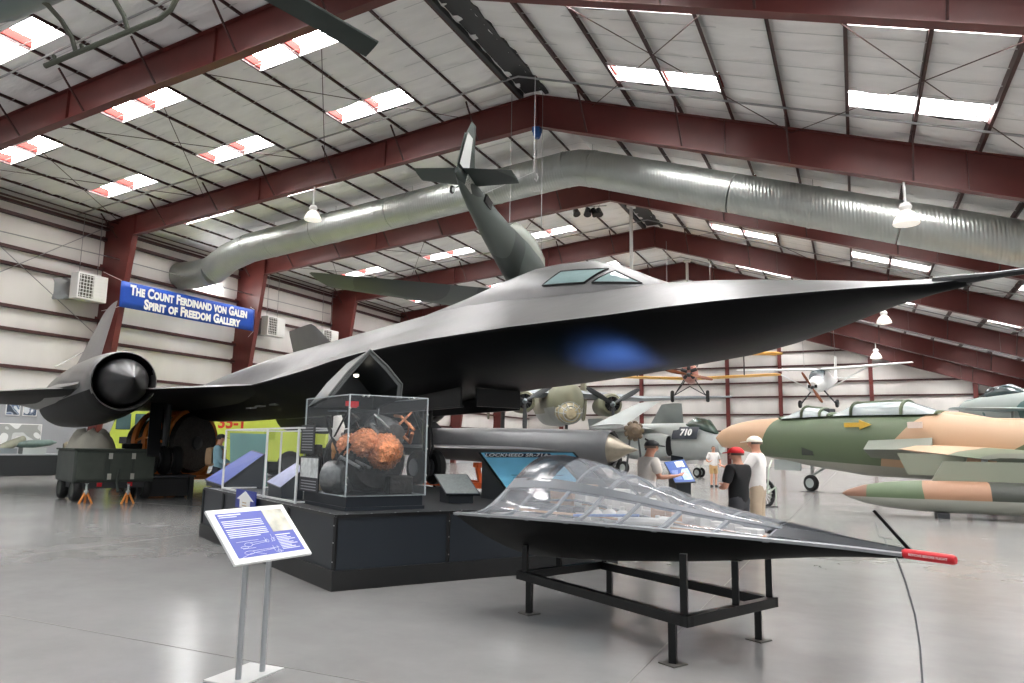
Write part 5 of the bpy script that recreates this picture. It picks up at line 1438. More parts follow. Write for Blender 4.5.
k = MB(); wing(k, [((8.2, 0, .9), (10.6, 0, .9), .2), ((9.4, 0, 1.7), (10.8, 0, 1.7), .1)], (0, 1, 0)); obj('fin', k, M_LGREY, gj, smooth=40)
k = MB(); k.tube([(1.6, 0, -.6), (1.6, 0, -gz + .28)], .07, 8); k.box((1.9, 0, -.9), (.8, .5, .3)); g = obj('nose_gear', k, M_WHITE, gj)
for y in (-.16, .16): wheel(g, (1.6, y, -gz + .28), (0, 1, 0), .28, .14, M_RUB, M_LGREY)
# exposed radial engine on a stand
es = dep(634, 431, 30); 
en = thing('radial_engine', 'brown exposed radial engine standing behind the drone spike', 'engine', loc=(es.x, es.y, 0))
k = MB(); k.lathe([(.1, -.2), (.3, -.18), (.32, .12), (.15, .25)], (0, 0, es.z), (-FH), 20); obj('crankcase', k, mat('engine_brown', (96, 82, 66), .5, .3, .3, 5), en)
for q in range(9):
    t = 2 * pi * q / 9; d = RH * cos(t) + V((0, 0, sin(t)))
    k = MB(); k.lathe([(.09, .2), (.11, .24), (.11, .38), (.07, .42)], V((0, 0, es.z)), d, 12); obj('cylinder', k, mat('engine_brown', (96, 82, 66), .5), en)
for x in (-.4, .4):
    k = MB(); k.bar(RH * x, RH * x * .4 + V((0, 0, es.z - .2)), .07, .07); obj('stand_leg', k, M_DGREY, en, smooth=0)
k = MB(); k.bar(RH * -.5 + V((0, 0, .05)), RH * .5 + V((0, 0, .05)), .1, .1); obj('stand_base', k, M_DGREY, en, smooth=0)

# ------------------------------------------------------------------ yellow biplane hanging
bp = dep(689, 372, 40); tow = V((0, 0, EYE)) - bp; tow.z = 0; tow.normalize()
PM, PI_ = axes(bp, bp - tow * 5 + RH * .3)
bi = thing('biplane', 'hanging biplane with yellow wings and a round pink-grey cowl', 'biplane', M=PM)
M_YEL = mat('wing_yellow', (222, 170, 62), .45, 0, .06, 2)
M_PINK = mat('faded_red_cowl', (176, 122, 112), .5, 0, .3, 4)
k = MB(); fus(k, [(-.1, 0, .30, .34), (.15, 0, .44, .50), (.8, 0, .46, .54), (2, 0, .42, .5), (4, .05, .25, .3), (6, .15, .08, .12)], 20); obj('fuselage', k, M_PINK, bi)
for q in range(5):
    t = 2 * pi * q / 5 + .3; k = MB(); k.lathe([(.08, .1), (.1, .14), (.1, .42), (.05, .46)], (-.12, 0, 0), (0, cos(t), sin(t)), 10); obj('cylinder', k, M_DARK, bi)
propeller(bi, (-.35, 0, -.18), (-1, 0, 0), 1.3, 2, .2, mat('prop_wood', (122, 70, 40), .35), M_DARK, rot=.22)
for sd in (1, -1):
    k = MB(); wing(k, [((.2, sd * .1, 1.08), (1.5, sd * .1, 1.08), .14), ((.3, sd * 4.6, 1.02), (1.5, sd * 4.6, 1.02), .13), ((.55, sd * 4.9, 1.02), (1.3, sd * 4.9, 1.02), .05)]); obj('upper_wing', k, M_YEL, bi, smooth=40)
    k = MB(); wing(k, [((.5, sd * .4, -.28), (1.8, sd * .4, -.28), .14), ((.6, sd * 4.5, -.10), (1.8, sd * 4.5, -.10), .13), ((.9, sd * 4.8, -.1), (1.6, sd * 4.8, -.1), .05)]); obj('lower_wing', k, M_YEL, bi, smooth=40)
    rods('interplane_strut', [((.6, sd * 2.9, -.15), (.5, sd * 2.9, 1.0)), ((1.5, sd * 2.9, -.15), (1.3, sd * 2.9, 1.0)), ((.5, sd * .35, .4), (.4, sd * .6, 1.05)), ((1.4, sd * .35, .4), (1.3, sd * .6, 1.05))], .03, M_DGREY, bi)
    rods('gear_strut', [((.3, sd * .3, -.4), (.5, sd * .85, -1.25)), ((1.1, sd * .3, -.4), (.5, sd * .85, -1.25)), ((.5, sd * .85, -1.25), (.5, 0, -.75))], .03, M_DGREY, bi)
    wheel(bi, (.5, sd * .95, -1.3), (0, 1, 0), .33, .18, M_RUB, M_DGREY)
    k = MB(); wing(k, [((5.2, sd * .1, .2), (6.2, sd * .1, .2), .06), ((5.4, sd * 1.3, .2), (6.1, sd * 1.3, .2), .04)]); obj('tailplane', k, M_YEL, bi, smooth=40)
    rods('suspension_wire', [((.9, sd * 1.2, 1.1), (.9, sd * 1.2, roofz(bp.x) - bp.z - .3))], .012, M_PIPE, bi)
k = MB(); wing(k, [((5.3, 0, .2), (6.3, 0, .2), .06), ((5.7, 0, 1.1), (6.4, 0, 1.0), .04)], (0, 1, 0)); obj('fin', k, M_YEL, bi, smooth=40)

# ------------------------------------------------------------------ white high-wing plane hanging
wp = dep(813, 386, 47); tw2 = (V((0, 0, EYE)) - wp); tw2.z = 0; tw2 = (tw2.normalized() - RH * .28).normalized()
WM, WI = axes(wp, wp - tw2 * 5 + V((0, 0, .5)))
wpn = thing('high_wing_plane', 'hanging white high-wing light plane with wooden propeller', 'light aircraft', M=WM)
M_PLW = mat('aircraft_white', (214, 216, 214), .4, 0, .05, 2)
k = MB(); fus(k, [(-.1, -.05, .3, .3), (.15, 0, .42, .45), (1.0, .05, .48, .55, 2.6), (1.6, .3, .5, .75, 3), (3.0, .3, .5, .72, 3), (5, .2, .28, .35), (7.2, .3, .08, .15)], 20); obj('fuselage', k, M_PLW, wpn)
k = MB(); k.loft([ell((1.02, 0, .55), (0, 1, 0), (.4, 0, 1), .46, .3, 14, 3), ell((1.5, 0, .8), (0, 1, 0), (.4, 0, 1), .47, .25, 14, 3)]); obj('windscreen', k, mat('plane_screen', (90, 100, 104), .1, spec=.9), wpn)
k = MB(); k.box((-.12, .2, -.02), (.06, .16, .2)); k.box((-.12, -.2, -.02), (.06, .16, .2)); obj('cowl_opening', k, M_BLACK, wpn, smooth=0)
propeller(wpn, (-.28, 0, -.08), (-1, 0, 0), 1.15, 2, .2, mat('prop_wood', (150, 86, 44), .35), M_DARK, rot=1.05)
for sd in (1, -1):
    k = MB(); wing(k, [((1.4, sd * .2, 1.05), (3.0, sd * .2, 1.0), .2), ((1.45, sd * 3, 1.15), (3.0, sd * 3, 1.1), .18), ((1.7, sd * 5.5, 1.25), (2.8, sd * 5.5, 1.22), .10)]); obj('wing', k, M_PLW, wpn, smooth=40)
    rods('wing_strut', [((1.8, sd * .5, -.3), (1.9, sd * 2.9, 1.05))], .05, M_PLW, wpn)
    rods('gear_leg', [((1.2, sd * .4, -.35), (1.1, sd * 1.05, -1.15))], .05, M_DGREY, wpn)
    wheel(wpn, (1.1, sd * 1.15, -1.2), (0, 1, 0), .26, .16, M_RUB, M_DGREY)
    k = MB(); wing(k, [((6.4, sd * .1, .4), (7.3, sd * .1, .4), .07), ((6.6, sd * 1.6, .4), (7.3, sd * 1.6, .4), .04)]); obj('tailplane', k, M_PLW, wpn, smooth=40)
    rods('suspension_wire', [((2.2, sd * 1.0, 1.2), (2.2, sd * 1.0, roofz(wp.x) - wp.z - .5))], .012, M_PIPE, wpn)
k = MB(); wing(k, [((6.3, 0, .4), (7.4, 0, .4), .08), ((6.9, 0, 2.0), (7.5, 0, 1.95), .05)], (0, 1, 0)); obj('fin', k, M_PLW, wpn, smooth=40)

# ------------------------------------------------------------------ camouflaged spotter plane hung tail-up above the jet
ct = dep(464, 183, 20.5)
n_ = (_RT * .31 - _UP * .35 + _FW * .885).normalized(); x_ = -n_
y_ = (_RT * .944 - _UP * .12 - _FW * .33); y_ = (y_ - x_ * y_.dot(x_)).normalized(); z_ = x_.cross(y_)
if z_.z < 0: y_ = -y_; z_ = x_.cross(y_)
CM = Matrix((x_, y_, z_)).transposed().to_4x4(); CM.translation = ct; CI = CM.inverted()
cp_ = thing('trainer_plane', 'dark camouflaged low-wing plane hung tail-up behind the black jet cockpit', 'light aircraft', M=CM)
M_CAMG = camo('trainer_camo', [(44, 52, 49), (70, 78, 74)], .42, .5)
k = MB(); fus(k, [(.6, .05, .05, .10), (.1, .02, .15, .24), (-.8, -.02, .25, .36), (-1.9, -.06, .34, .46), (-3.2, -.06, .44, .58), (-4.6, 0, .56, .74), (-6.0, .0, .66, .82), (-7.6, -.05, .66, .72), (-8.6, -.1, .5, .55)], 24); obj('fuselage', k, M_CAMG, cp_)
k = MB(); fus(k, [(-3.4, .42, .2, .1), (-4.0, .62, .36, .36), (-5.2, .78, .44, .44), (-6.4, .74, .42, .38), (-7.0, .6, .3, .15)], 18); obj('canopy', k, mat('trainer_canopy', (176, 182, 172), .12, spec=.9), cp_)
k = MB(); wing(k, [((-.75, 0, .15), (.62, 0, .15), .11), ((-.1, 0, 1.15), (.66, 0, 1.15), .08), ((.18, 0, 1.72), (.5, 0, 1.68), .04)], (0, 1, 0)); fin_ = obj('fin', k, [M_CAMG, mat('fin_white', (196, 200, 198), .5)], cp_, smooth=40)
k = MB(); k.extrude([(.05, -.10, .25), (.60, -.05, .25), (.62, -.05, 1.25), (.30, -.07, 1.25)], (0, .004, 0)); k.extrude([(.05, .10, .25), (.60, .05, .25), (.62, .05, 1.25), (.30, .07, 1.25)], (0, -.004, 0)); obj('white_rudder', k, mat('fin_white', (196, 200, 198), .5), cp_, smooth=0)
k = MB(); k.extrude([(-.15, -.068, .85), (.25, -.06, .85), (.28, -.05, 1.15), (-.02, -.05, 1.15)], (0, .004, 0)); obj('pale_fin_band', k, mat('fin_band', (170, 176, 174), .5), cp_, smooth=0)
tipL = CI @ dep(320, 279, 25.5); rtL = CI @ dep(500, 301, 25.2)
tx_, ty_, tz_ = tipL.x, abs(tipL.y), tipL.z; rx_, ry_, rz_ = rtL.x, abs(rtL.y), rtL.z
r0x = rx_ + (rx_ - tx_) * ry_ / max(.1, ty_ - ry_); r0z = rz_ + (rz_ - tz_) * ry_ / max(.1, ty_ - ry_)
for sd in (1, -1):
    k = MB(); wing(k, [((-.55, sd * .08, .22), (.42, sd * .08, .22), .09), ((-.3, sd * 1.52, .22), (.36, sd * 1.52, .22), .05)]); obj('tailplane', k, M_CAMG, cp_, smooth=40)
    k = MB(); wing(k, [((r0x - 1.3, sd * .05, r0z), (r0x + 1.1, sd * .05, r0z), .30), ((tx_ - .75, sd * ty_, tz_), (tx_ + .55, sd * ty_, tz_), .10), ((tx_ - .4, sd * (ty_ + .2), tz_ + .02), (tx_ + .4, sd * (ty_ + .2), tz_ + .02), .04)]); obj('wing', k, M_CAMG, cp_, smooth=40)
    w0 = CM @ V((-5.6, sd * .6, .3)); rods('suspension_wire', [(CI @ w0, CI @ V((w0.x, w0.y, roofz(w0.x) - .1)))], .012, M_PIPE, cp_)
g = MB(); g.tube([(.1, -.05, -.15), (.3, -.1, -.38)], .025, 6); o = obj('tail_leg', g, M_STEEL, cp_); wheel(o, (.33, -.12, -.42), (0, 1, 0), .11, .07, M_RUB, M_LGREY)
sdv = 1 if (CI @ (ct + _RT)).y > 0 else -1
k = MB(); k.box((-1.15, sdv * .30, .08), (.5, .06, .24)); obj('access_opening', k, M_BLACK, cp_, smooth=0)
k = MB(); k.box((-.05, sdv * .16, .0), (.5, .02, .34)); obj('stencil_patch', k, mat('stencil', (150, 152, 148), .5, 0, .8, 30), cp_, smooth=0)
q1 = dep(534, 172, 21.0)
rods('tow_line', [(CI @ (CM @ V((-.9, sdv * .2, .2))), CI @ q1), (CI @ q1, CI @ V((q1.x, q1.y, roofz(q1.x) - 1.4)))], .008, M_STRAP, cp_)

# ------------------------------------------------------------------ helicopter overhead at the top left
sk0 = dep(45, 66, 12.4); sk1 = dep(178, 11, 12.0)
hx = (sk1 - sk0).normalized(); hs = V((0, 0, 1)).cross(hx).normalized()
if hs.dot(FH) > 0: hs = -hs
hz = hx.cross(hs)
if hz.z < 0: hz = -hz
hs = hz.cross(hx)
HM = Matrix((hx, hs, hz)).transposed().to_4x4(); HM.translation = (sk0 + sk1) / 2
HI = HM.inverted(); ln_ = (sk1 - sk0).length
M_HELI = mat('helicopter_olive', (74, 76, 64), .5, 0, .1, 2); M_HBODY = mat('helicopter_grey_belly', (110, 122, 122), .3, 0, .1, 1)
hl = thing('helicopter', 'olive skid helicopter hanging at the top left corner', 'helicopter', M=HM)
ys_ = 1 if (HI @ (HM.translation - FH - RH * .3)).y > 0 else -1
W2 = 1.9 * ys_
for y in (0, W2):
    k = MB(); k.tube([(-ln_ / 2, y, .0), (ln_ / 2 - .35, y, 0), (ln_ / 2 - .12, y, .08), (ln_ / 2 + .05, y, .26)], .045, 10); o = obj('skid', k, M_HELI, hl)
    k = MB(); k.box((-ln_ / 2 + .2, y, .07), (.05, .05, .12)); k.box((-ln_ / 2 + .75, y, .07), (.05, .05, .1)); obj('tow_lug', k, M_HELI, o, smooth=0)
for x in (-ln_ / 2 + .62, ln_ / 2 - .95):
    k = MB(); k.tube([(x, 0, .02), (x, W2 * .02, .28), (x, W2 * .12, .5), (x, W2 * .26, .62), (x, W2 * .74, .62), (x, W2 * .88, .5), (x, W2 * .98, .28), (x, W2, .02)], .04, 10); obj('cross_tube', k, M_HELI, hl)
k = MB(); k.loft([ell((x, W2 / 2, z), (0, 1, 0), (0, 0, 1), a, b, 22) for x, z, a, b in ((-3.0, 1.3, .25, .25), (-2.4, 1.2, .6, .55), (-1.4, 1.12, .8, .62), (-.4, 1.15, .84, .62), (.4, 1.25, .7, .6), (1.0, 1.35, .5, .5), (1.6, 1.5, .3, .3))]); obj('cabin', k, M_HBODY, hl)
k = MB(); k.loft([ell((x, W2 / 2, z), (0, 1, 0), (0, 0, 1), a, a, 12) for x, z, a in ((1.4, 1.5, .3), (4, 1.8, .2), (6.5, 2.0, .12))]); obj('tail_boom', k, M_HELI, hl)
k = MB(); k.tube([(0, W2 / 2, 2.0), (0, W2 / 2, 2.75)], .07, 10); k.lathe([(.16, -.06), (.16, .06)], (0, W2 / 2, 2.75), (0, 0, 1), 14); mast = obj('rotor_mast', k, M_DGREY, hl)
hub = V((0, W2 / 2, 2.75)); tipw = HI @ dep(372, 49, 15.6)
for e in (tipw, hub * 2 - tipw):
    d = (V(e) - hub); Lb = d.length; d.normalize(); q = d.cross(V((0, 0, 1))).normalized(); n_ = q.cross(d)
    k = MB(); k.loft([ell(hub + d * .3, q, n_, .10, .05, 10), ell(hub + d * .6, q, n_, .27, .05, 10, 4), ell(hub + d * Lb, q, n_, .27, .04, 10, 4)]); obj('rotor_blade', k, mat('blade_green', (46, 54, 50), .5), hl, smooth=50)
rods('suspension_cable', [((.6, W2 / 2, 2.0), HI @ ((HM @ V((.6, W2 / 2, 2.0))) + V((0, 0, 2.6)))), ((-1, W2 / 2, 1.8), HI @ ((HM @ V((-1, W2 / 2, 1.8))) + V((0, 0, 2.8))))], .015, M_PIPE, hl)
# ------------------------------------------------------------------ ground equipment on the left
M_OD = mat('tug_dark_green', (60, 66, 60), .5, 0, .15, 3)
M_ODL = mat('tug_green_panel', (68, 74, 66), .5, 0, .12, 4)
tl0 = onz(80, 503); tl1 = onz(143, 499)
tx = (tl1 - tl0).normalized(); tyv = V((-tx.y, tx.x, 0))
if tyv.dot(FH) < 0: tyv = -tyv
TGM = Matrix((tx, tyv, V((0, 0, 1)))).transposed().to_4x4(); TGM.translation = (tl0 + tl1) / 2
TGM = TGM @ Matrix.Rotation(radians(-20), 4, 'Z')
tug = thing('ground_power_cart', 'dark green power cart with silver latches and a white tarp, under the engine nacelle', 'cart', M=TGM)
W_ = 1.92; LN = 1.8
k = MB(); k.box((0, LN / 2, .88), (W_, LN, .82)); obj('housing', k, M_OD, tug, smooth=0, bevel=.05)
k = MB(); k.box((0, LN / 2, .40), (W_ * .86, LN * .96, .16)); obj('chassis', k, M_DARK, tug, smooth=0)
for x in (-.58, .12, .68):
    k = MB(); k.box((x, -.012, .88), (.50 if x != -.58 else .62, .03, .66)); obj('access_panel', k, M_ODL, tug, smooth=0, bevel=.012)
for x in (-.15, .40):
    for z in (.62, 1.14):
        k = MB(); k.box((x, -.035, z), (.09, .02, .15)); obj('latch', k, mat('latch_silver', (190, 188, 178), .35, .5), tug, smooth=0)
k = MB(); k.box((0, LN / 2, 1.30), (W_ + .06, LN + .06, .04)); obj('top_lip', k, M_ODL, tug, smooth=0)
for x in (-.36, .36):
    k = MB(); k.box((x, -.03, .42), (.11, .03, .10)); obj('rear_lamp', k, M_RED2, tug, smooth=0)
k = MB(); k.tube([(.08, -.02, .8), (.02, -.10, .5), (0, -.35, .25)], .035, 8); obj('tow_bar', k, M_OD, tug)
for x in (-.82, .82):
    for y in (.25, LN - .3): wheel(tug, (x, y, .29), (1, 0, 0), .29, .19, M_RUB, M_OD)
tp = thing('white_tarp', 'crumpled off-white tarp heaped on the green power cart', 'tarp', M=TGM @ Matrix.Translation((-.38, .95, 1.325)))
k = MB()
def tf(u, v):
    a = u * 2 * pi; r = v; x = cos(a) * r * .56; y = sin(a) * r * .8
    h = .37 * (1 - r ** 5) * (1 + .15 * sin(3 * a + 1) + .15 * r); h *= 1 + .45 * noise.noise(V((x * 3.5, y * 3.5, 2))) + .15 * noise.noise(V((x * 9, y * 9, 5)))
    return (x * (1 + .1 * noise.noise(V((a, r, 0)))), y, max(.0, h))
k.grid(tf, 40, 14); obj('cloth', k, mat('tarp_canvas', (196, 190, 174), .75, 0, .1, 3), tp, smooth=60)
hs_ = tag(obj('hose_bundle', MB().tube([(.0 + .22 * cos(t * .7) , .25 * sin(t * .7), .04 + .0035 * t) for t in range(0, 28)], .035, 7), M_BLACK), 'coil of black hose on top of the green power cart', 'hose'); hs_.matrix_world = TGM @ Matrix.Translation((.50, .5, 1.31))
for lab, px in (('left of two small orange wheel chocks in front of the green cart', 85), ('right of two small orange wheel chocks in front of the green cart', 127)):
    c = onz(px, 503.5); t = thing('orange_jack_stand', lab.replace('wheel chocks', 'jack stands'), 'jack stand', loc=c, group='orange jack stands by the cart')
    for q in range(3):
        a = 2 * pi * q / 3 + .5; k = MB(); k.bar((cos(a) * .16, sin(a) * .16, .0), (cos(a) * .03, sin(a) * .03, .26), .05, .03); obj('leg', k, mat('stand_orange', (214, 134, 58), .5), t, smooth=0)
    k = MB(); k.lathe([(.05, .22), (.05, .30), (.025, .32), (.025, .46), (.05, .48)], (0, 0, 0), (0, 0, 1), 12); obj('post', k, M_LGREY, t)

# fire truck
fa = onz(108, 482); fb_ = onz(318, 470)
fa = dep(106, 455, 33.3); fa.z = 0; fb_ = dep(312, 455, 32.6); fb_.z = 0
fx = (fb_ - fa).normalized(); fy = V((-fx.y, fx.x, 0)); fy = fy if fy.dot(FH) > 0 else -fy
FTM = Matrix((fx, fy, V((0, 0, 1)))).transposed().to_4x4(); FTM.translation = fa
ft_ = thing('crash_truck', 'chartreuse airport crash truck half hidden under the black wing', 'fire truck', M=FTM)
M_CH = mat('chartreuse_paint', (190, 206, 82), .4, 0, .05, 2); M_TW = mat('truck_window', (70, 96, 96), .1, spec=.9)
LT = (fb_ - fa).length + .6
k = MB(); k.box((LT / 2 + 1.0, 1.25, 1.75), (LT - 2.0, 2.5, 2.1)); obj('body', k, M_CH, ft_, smooth=0, bevel=.06)
k = MB(); k.extrude([(.15, 0, .75), (2.2, 0, .75), (2.2, 0, 3.0), (.45, 0, 3.0), (.05, 0, 1.9)], (0, 2.5, 0)); cab = obj('cab', k, M_CH, ft_, smooth=0, bevel=.05)
for x0, x1 in ((.35, 1.05), (1.25, 1.95)):
    k = MB(); k.box(((x0 + x1) / 2, -.02, 2.4), (x1 - x0, .05, .72)); obj('side_window', k, M_TW, cab, smooth=0, bevel=.03)
k = MB(); k.box((.2, 1.25, 2.45), (.12, 2.2, .8)); obj('windscreen', k, M_TW, cab, smooth=0)
k = MB(); k.box((.75, -.02, 1.55), (.34, .04, .3)); obj('dark_hatch', k, M_DARK, cab, smooth=0)
k = MB(); k.box((1.0, -.02, 3.05), (1.6, .05, .14)); obj('roof_trim', k, M_DARK, cab, smooth=0)
for x in (1.6, LT - 3.2, LT - 1.6):
    for y in (.15, 2.35): wheel(ft_, (x, y, .62), (0, 1, 0), .62, .4, M_RUB, M_DARK)
k = MB(); k.box((LT / 2, 1.25, .72), (LT - .4, 2.2, .2)); obj('chassis', k, M_DARK, ft_, smooth=0)
for x in (3.6, 4.4, LT - 2.6):
    k = MB(); k.box((x, -.02, 1.9), (.5, .05, .45)); obj('locker_door', k, mat('chartreuse_door', (170, 188, 58), .45), ft_, smooth=0)
text('fleet_number', '35-1', .72, mat('number_red', (196, 48, 34), .5), ft_, frame_mat(FTM.inverted() @ (dep(232, 423, 32.6)) * 1.0, (1, 0, 0), (0, 0, 1)), .01, offset=.02)
ft_.children[-1].location.y = -.02
# engine on orange cart, by the near main wheels
ec = dep(192, 446, 24.5); eg = onz(186, 490)
EM_, EI_ = axes(V((ec.x, ec.y, 0)), V((ec.x, ec.y, 0)) - RH * .93 + FH * .36)
oe = thing('jet_engine_on_cart', 'dark jet engine in orange ring frames on an orange cart behind the main wheels', 'engine', M=EM_)
M_OR2 = mat('cart_orange', (206, 118, 42), .45, 0, .12, 4)
cz = 1.5
k = MB(); k.lathe([(.25, -.2), (.92, -.15), (1.0, .0), (1.0, .4), (.9, .9), (.82, 1.6), (.7, 2.2)], (0, 0, cz), (1, 0, 0), 36); obj('engine_body', k, M_ENGD, oe, smooth=40)
k = MB(); k.lathe([(.02, -.32), (.2, -.26), (.25, -.1)], (0, 0, cz), (1, 0, 0), 20); obj('nose_bullet', k, M_DARK, oe)
for x in (.05, .5, .95, 1.4):
    k = MB(); k.lathe([(1.03, x - .08), (1.14, x - .08), (1.14, x + .08), (1.03, x + .08), (1.03, x - .08)], (0, 0, cz), (1, 0, 0), 36, False, False); obj('ring_frame', k, M_OR2, oe, smooth=30)
for q in range(7):
    t = 2 * pi * q / 7; k = MB(); k.tube([(0, cos(t) * 1.08, cz + sin(t) * 1.08), (1.0, cos(t + .15) * 1.1, cz + sin(t + .15) * 1.1), (1.4, cos(t) * 1.08, cz + sin(t) * 1.08)], .04, 6); obj('pipe', k, M_OR2, oe)
for sd in (1, -1):
    k = MB(); k.box((1.2, sd * .75, .38), (3.0, .14, .16)); obj('cart_rail', k, M_OR2, oe, smooth=0)
    for x in (.1, 1.5): 
        k = MB(); k.bar((x, sd * .75, .44), (x, sd * .95, cz - .4), .1, .1); obj('upright', k, M_OR2, oe, smooth=0)
    for x in (-.3, 2.1): wheel(oe, (x, sd * .95, .33), (0, 1, 0), .33, .2, M_RUB, M_OR2)
k = MB(); k.bar((-.5, -.7, .38), (-.5, .7, .38), .12, .14); obj('cross_rail', k, M_OR2, oe, smooth=0)
k = MB(); k.bar((2.8, -.7, .38), (2.8, .7, .38), .12, .14); obj('cross_rail', k, M_OR2, oe, smooth=0)

# wall display at far left
pb = thing('wall_plinth', 'long dark plinth along the left wall carrying model parts', 'plinth', loc=(-32.4, 20.2, 0))
k = MB(); k.box((.0, 0, .43), (1.7, 8.6, .86)); obj('plinth_body', k, mat('plinth_dark', (30, 33, 36), .5), pb, smooth=0)
k = MB(); k.box((.0, 0, .88), (1.75, 8.65, .05)); obj('plinth_top', k, M_WAIN, pb, smooth=0)
def wallpic(lab, y0, y1, z0, z1, m, cat='picture'):
    t = thing('wall_picture', lab, cat, loc=(XW + .16, (y0 + y1) / 2, (z0 + z1) / 2), group='pictures on the grey wall board')
    k = MB(); k.box((0, 0, 0), (.04, y1 - y0, z1 - z0)); obj('board', k, M_WHITE, t, smooth=0)
    k = MB(); k.box((.025, 0, 0), (.01, (y1 - y0) - .06, (z1 - z0) - .06)); obj('print', k, m, t, smooth=0); return t
M_PH1 = camo('photo_print_sky', [(205, 210, 214), (90, 110, 140), (150, 160, 170), (50, 62, 80)], 2.2, .4)
M_PH2 = camo('photo_print_fleet', [(190, 196, 200), (60, 74, 96), (120, 130, 146), (215, 218, 220)], 3.1, .4, seed=2)
M_PH3 = camo('photo_mural', [(206, 208, 206), (190, 192, 190), (150, 152, 148), (214, 215, 213)], .9, .5, seed=4)
wallpic('left of two small photographs high on the grey wall board', 19.55, 20.15, 2.55, 3.15, M_PH1); wallpic('right of two small photographs high on the grey wall board', 20.28, 20.9, 2.55, 3.18, M_PH2)
wallpic('wide pale mural behind the model parts on the left plinth', 18.6, 21.2, 1.3, 2.2, M_PH3, 'mural')
def relic(name, lab, c, build):
    t = thing(name, lab, 'exhibit', loc=c); build(t); return t
def r1(t):
    k = MB(); k.loft([ell((0, y, z), (1, 0, 0), (0, 0, 1), a, b, 16) for y, z, a, b in ((-.9, .42, .08, .05), (-.6, .40, .22, .14), (0, .42, .26, .17), (.7, .48, .2, .13), (1.0, .5, .03, .03))]); obj('shell', k, mat('relic_green', (88, 106, 100), .5, 0, .2, 4), t)
    k = MB(); k.box((0, 0, .13), (.3, 1.0, .26)); obj('base', k, M_LGREY, t, smooth=0)
def r2(t):
    k = MB(); k.lathe([(.16, 0), (.24, .1), (.24, .5), (.28, .6), (.2, .62)], (0, 0, .3), (.4, .9, 0), 20); obj('drum', k, mat('relic_tan', (132, 124, 104), .5, 0, .25, 5), t)
    k = MB(); k.lathe([(.18, .60), (.1, .63), (.02, .62)], (0, 0, .3), (.4, .9, 0), 20); obj('drum_mouth', k, M_DARK, t)
    k = MB(); k.box((.1, .25, .06), (.4, .5, .12)); obj('base', k, M_LGREY, t, smooth=0)
def r3(t):
    k = MB(); k.tube([(0, -.6, .1), (0, 0, .34), (0, .6, .66)], [.14, .2, .12], 12); obj('beam', k, mat('relic_olive', (120, 122, 106), .55, 0, .2, 4), t)
    k = MB(); k.box((0, -.1, .12), (.36, .7, .22)); obj('base', k, M_MGREY, t, smooth=0)
relic('wreck_shell', 'grey-green streamlined shell on the left plinth', (-31.95, 19.9, .91), r1)
relic('tan_drum', 'short tan drum with dark mouth on the left plinth', (-31.9, 21.2, .91), r2)
relic('olive_boom', 'olive tapered boom leaning on the left plinth', (-31.95, 18.9, .91), r3)

# blue text stand beside the man in the black cap
pq = (dep(664, 462, 12.4), dep(684, 459, 12.6), dep(696, 482, 12.0), dep(675, 483, 11.8))
t, o, nrm = reader('tilted blue panel with white pictures in front of the visitor in the black cap', *pq, .3, mat('panel_blue_print', (50, 84, 156), .35, 0, .2, 5), basez=0, th=.02)
def pq_(u, v): return lerp(lerp(pq[3], pq[2], u), lerp(pq[0], pq[1], u), v) - o + nrm * .006
for u0, u1, v0, v1, m in ((.50, .92, .10, .58, mat('panel_pale_picture', (176, 206, 214), .4, 0, .3, 14)), (.45, .85, .66, .92, mat('panel_white_picture', (226, 232, 234), .4, 0, .2, 10)), (.10, .42, .12, .55, mat('panel_text_block', (108, 132, 186), .4, 0, .3, 30))):
    k = MB(); k.extrude([pq_(u0, v0), pq_(u1, v0), pq_(u1, v1), pq_(u0, v1)], nrm * .002); obj('printed_picture', k, m, t, smooth=0)
reader('small blue upright card on top of the tilted panel', dep(671, 455, 12.75), dep(683, 457, 12.7), dep(684, 463, 12.7), dep(671, 461, 12.75), 0, M_BLUEP, basez=0, th=.01)

# spoked wheel cart
cw = onz(765, 507); wc = thing('spoked_wheel_cart', 'small spoked-wheel cart with pale frame behind the visitor in the white cap', 'cart', loc=cw, rz=atan2(RH.y, RH.x) + .5)
k = MB(); k.tube([(.36 * cos(t * pi / 12), 0, .37 + .36 * sin(t * pi / 12)) for t in range(25)], .05, 8); w_ = obj('tyre', k, M_RUB, wc)
for q in range(8):
    a = pi * q / 8; k = MB(); k.tube([(.33 * cos(a), 0, .37 + .33 * sin(a)), (-.33 * cos(a), 0, .37 - .33 * sin(a))], .012, 5); obj('spoke', k, M_STRAP, wc)
M_PALE = mat('pale_green_frame', (176, 186, 172), .45)
rods('frame_tube', [((0, .1, .37), (.08, .1, 1.05)), ((0, -.1, .37), (.08, -.1, 1.05)), ((.08, -.1, 1.05), (.32, 0, 1.28)), ((.08, .1, 1.05), (-.16, .1, 1.2)), ((0, .1, .37), (.34, .1, .55)), ((0, -.1, .37), (.34, -.1, .55)), ((.34, -.1, .55), (.34, -.1, .0)), ((.34, .1, .55), (.34, .1, .0))], .022, M_PALE, wc)
k = MB(); k.box((0, 0, .012), (.6, .4, .024)); obj('wheel_plate', k, M_DARK, wc, smooth=0)
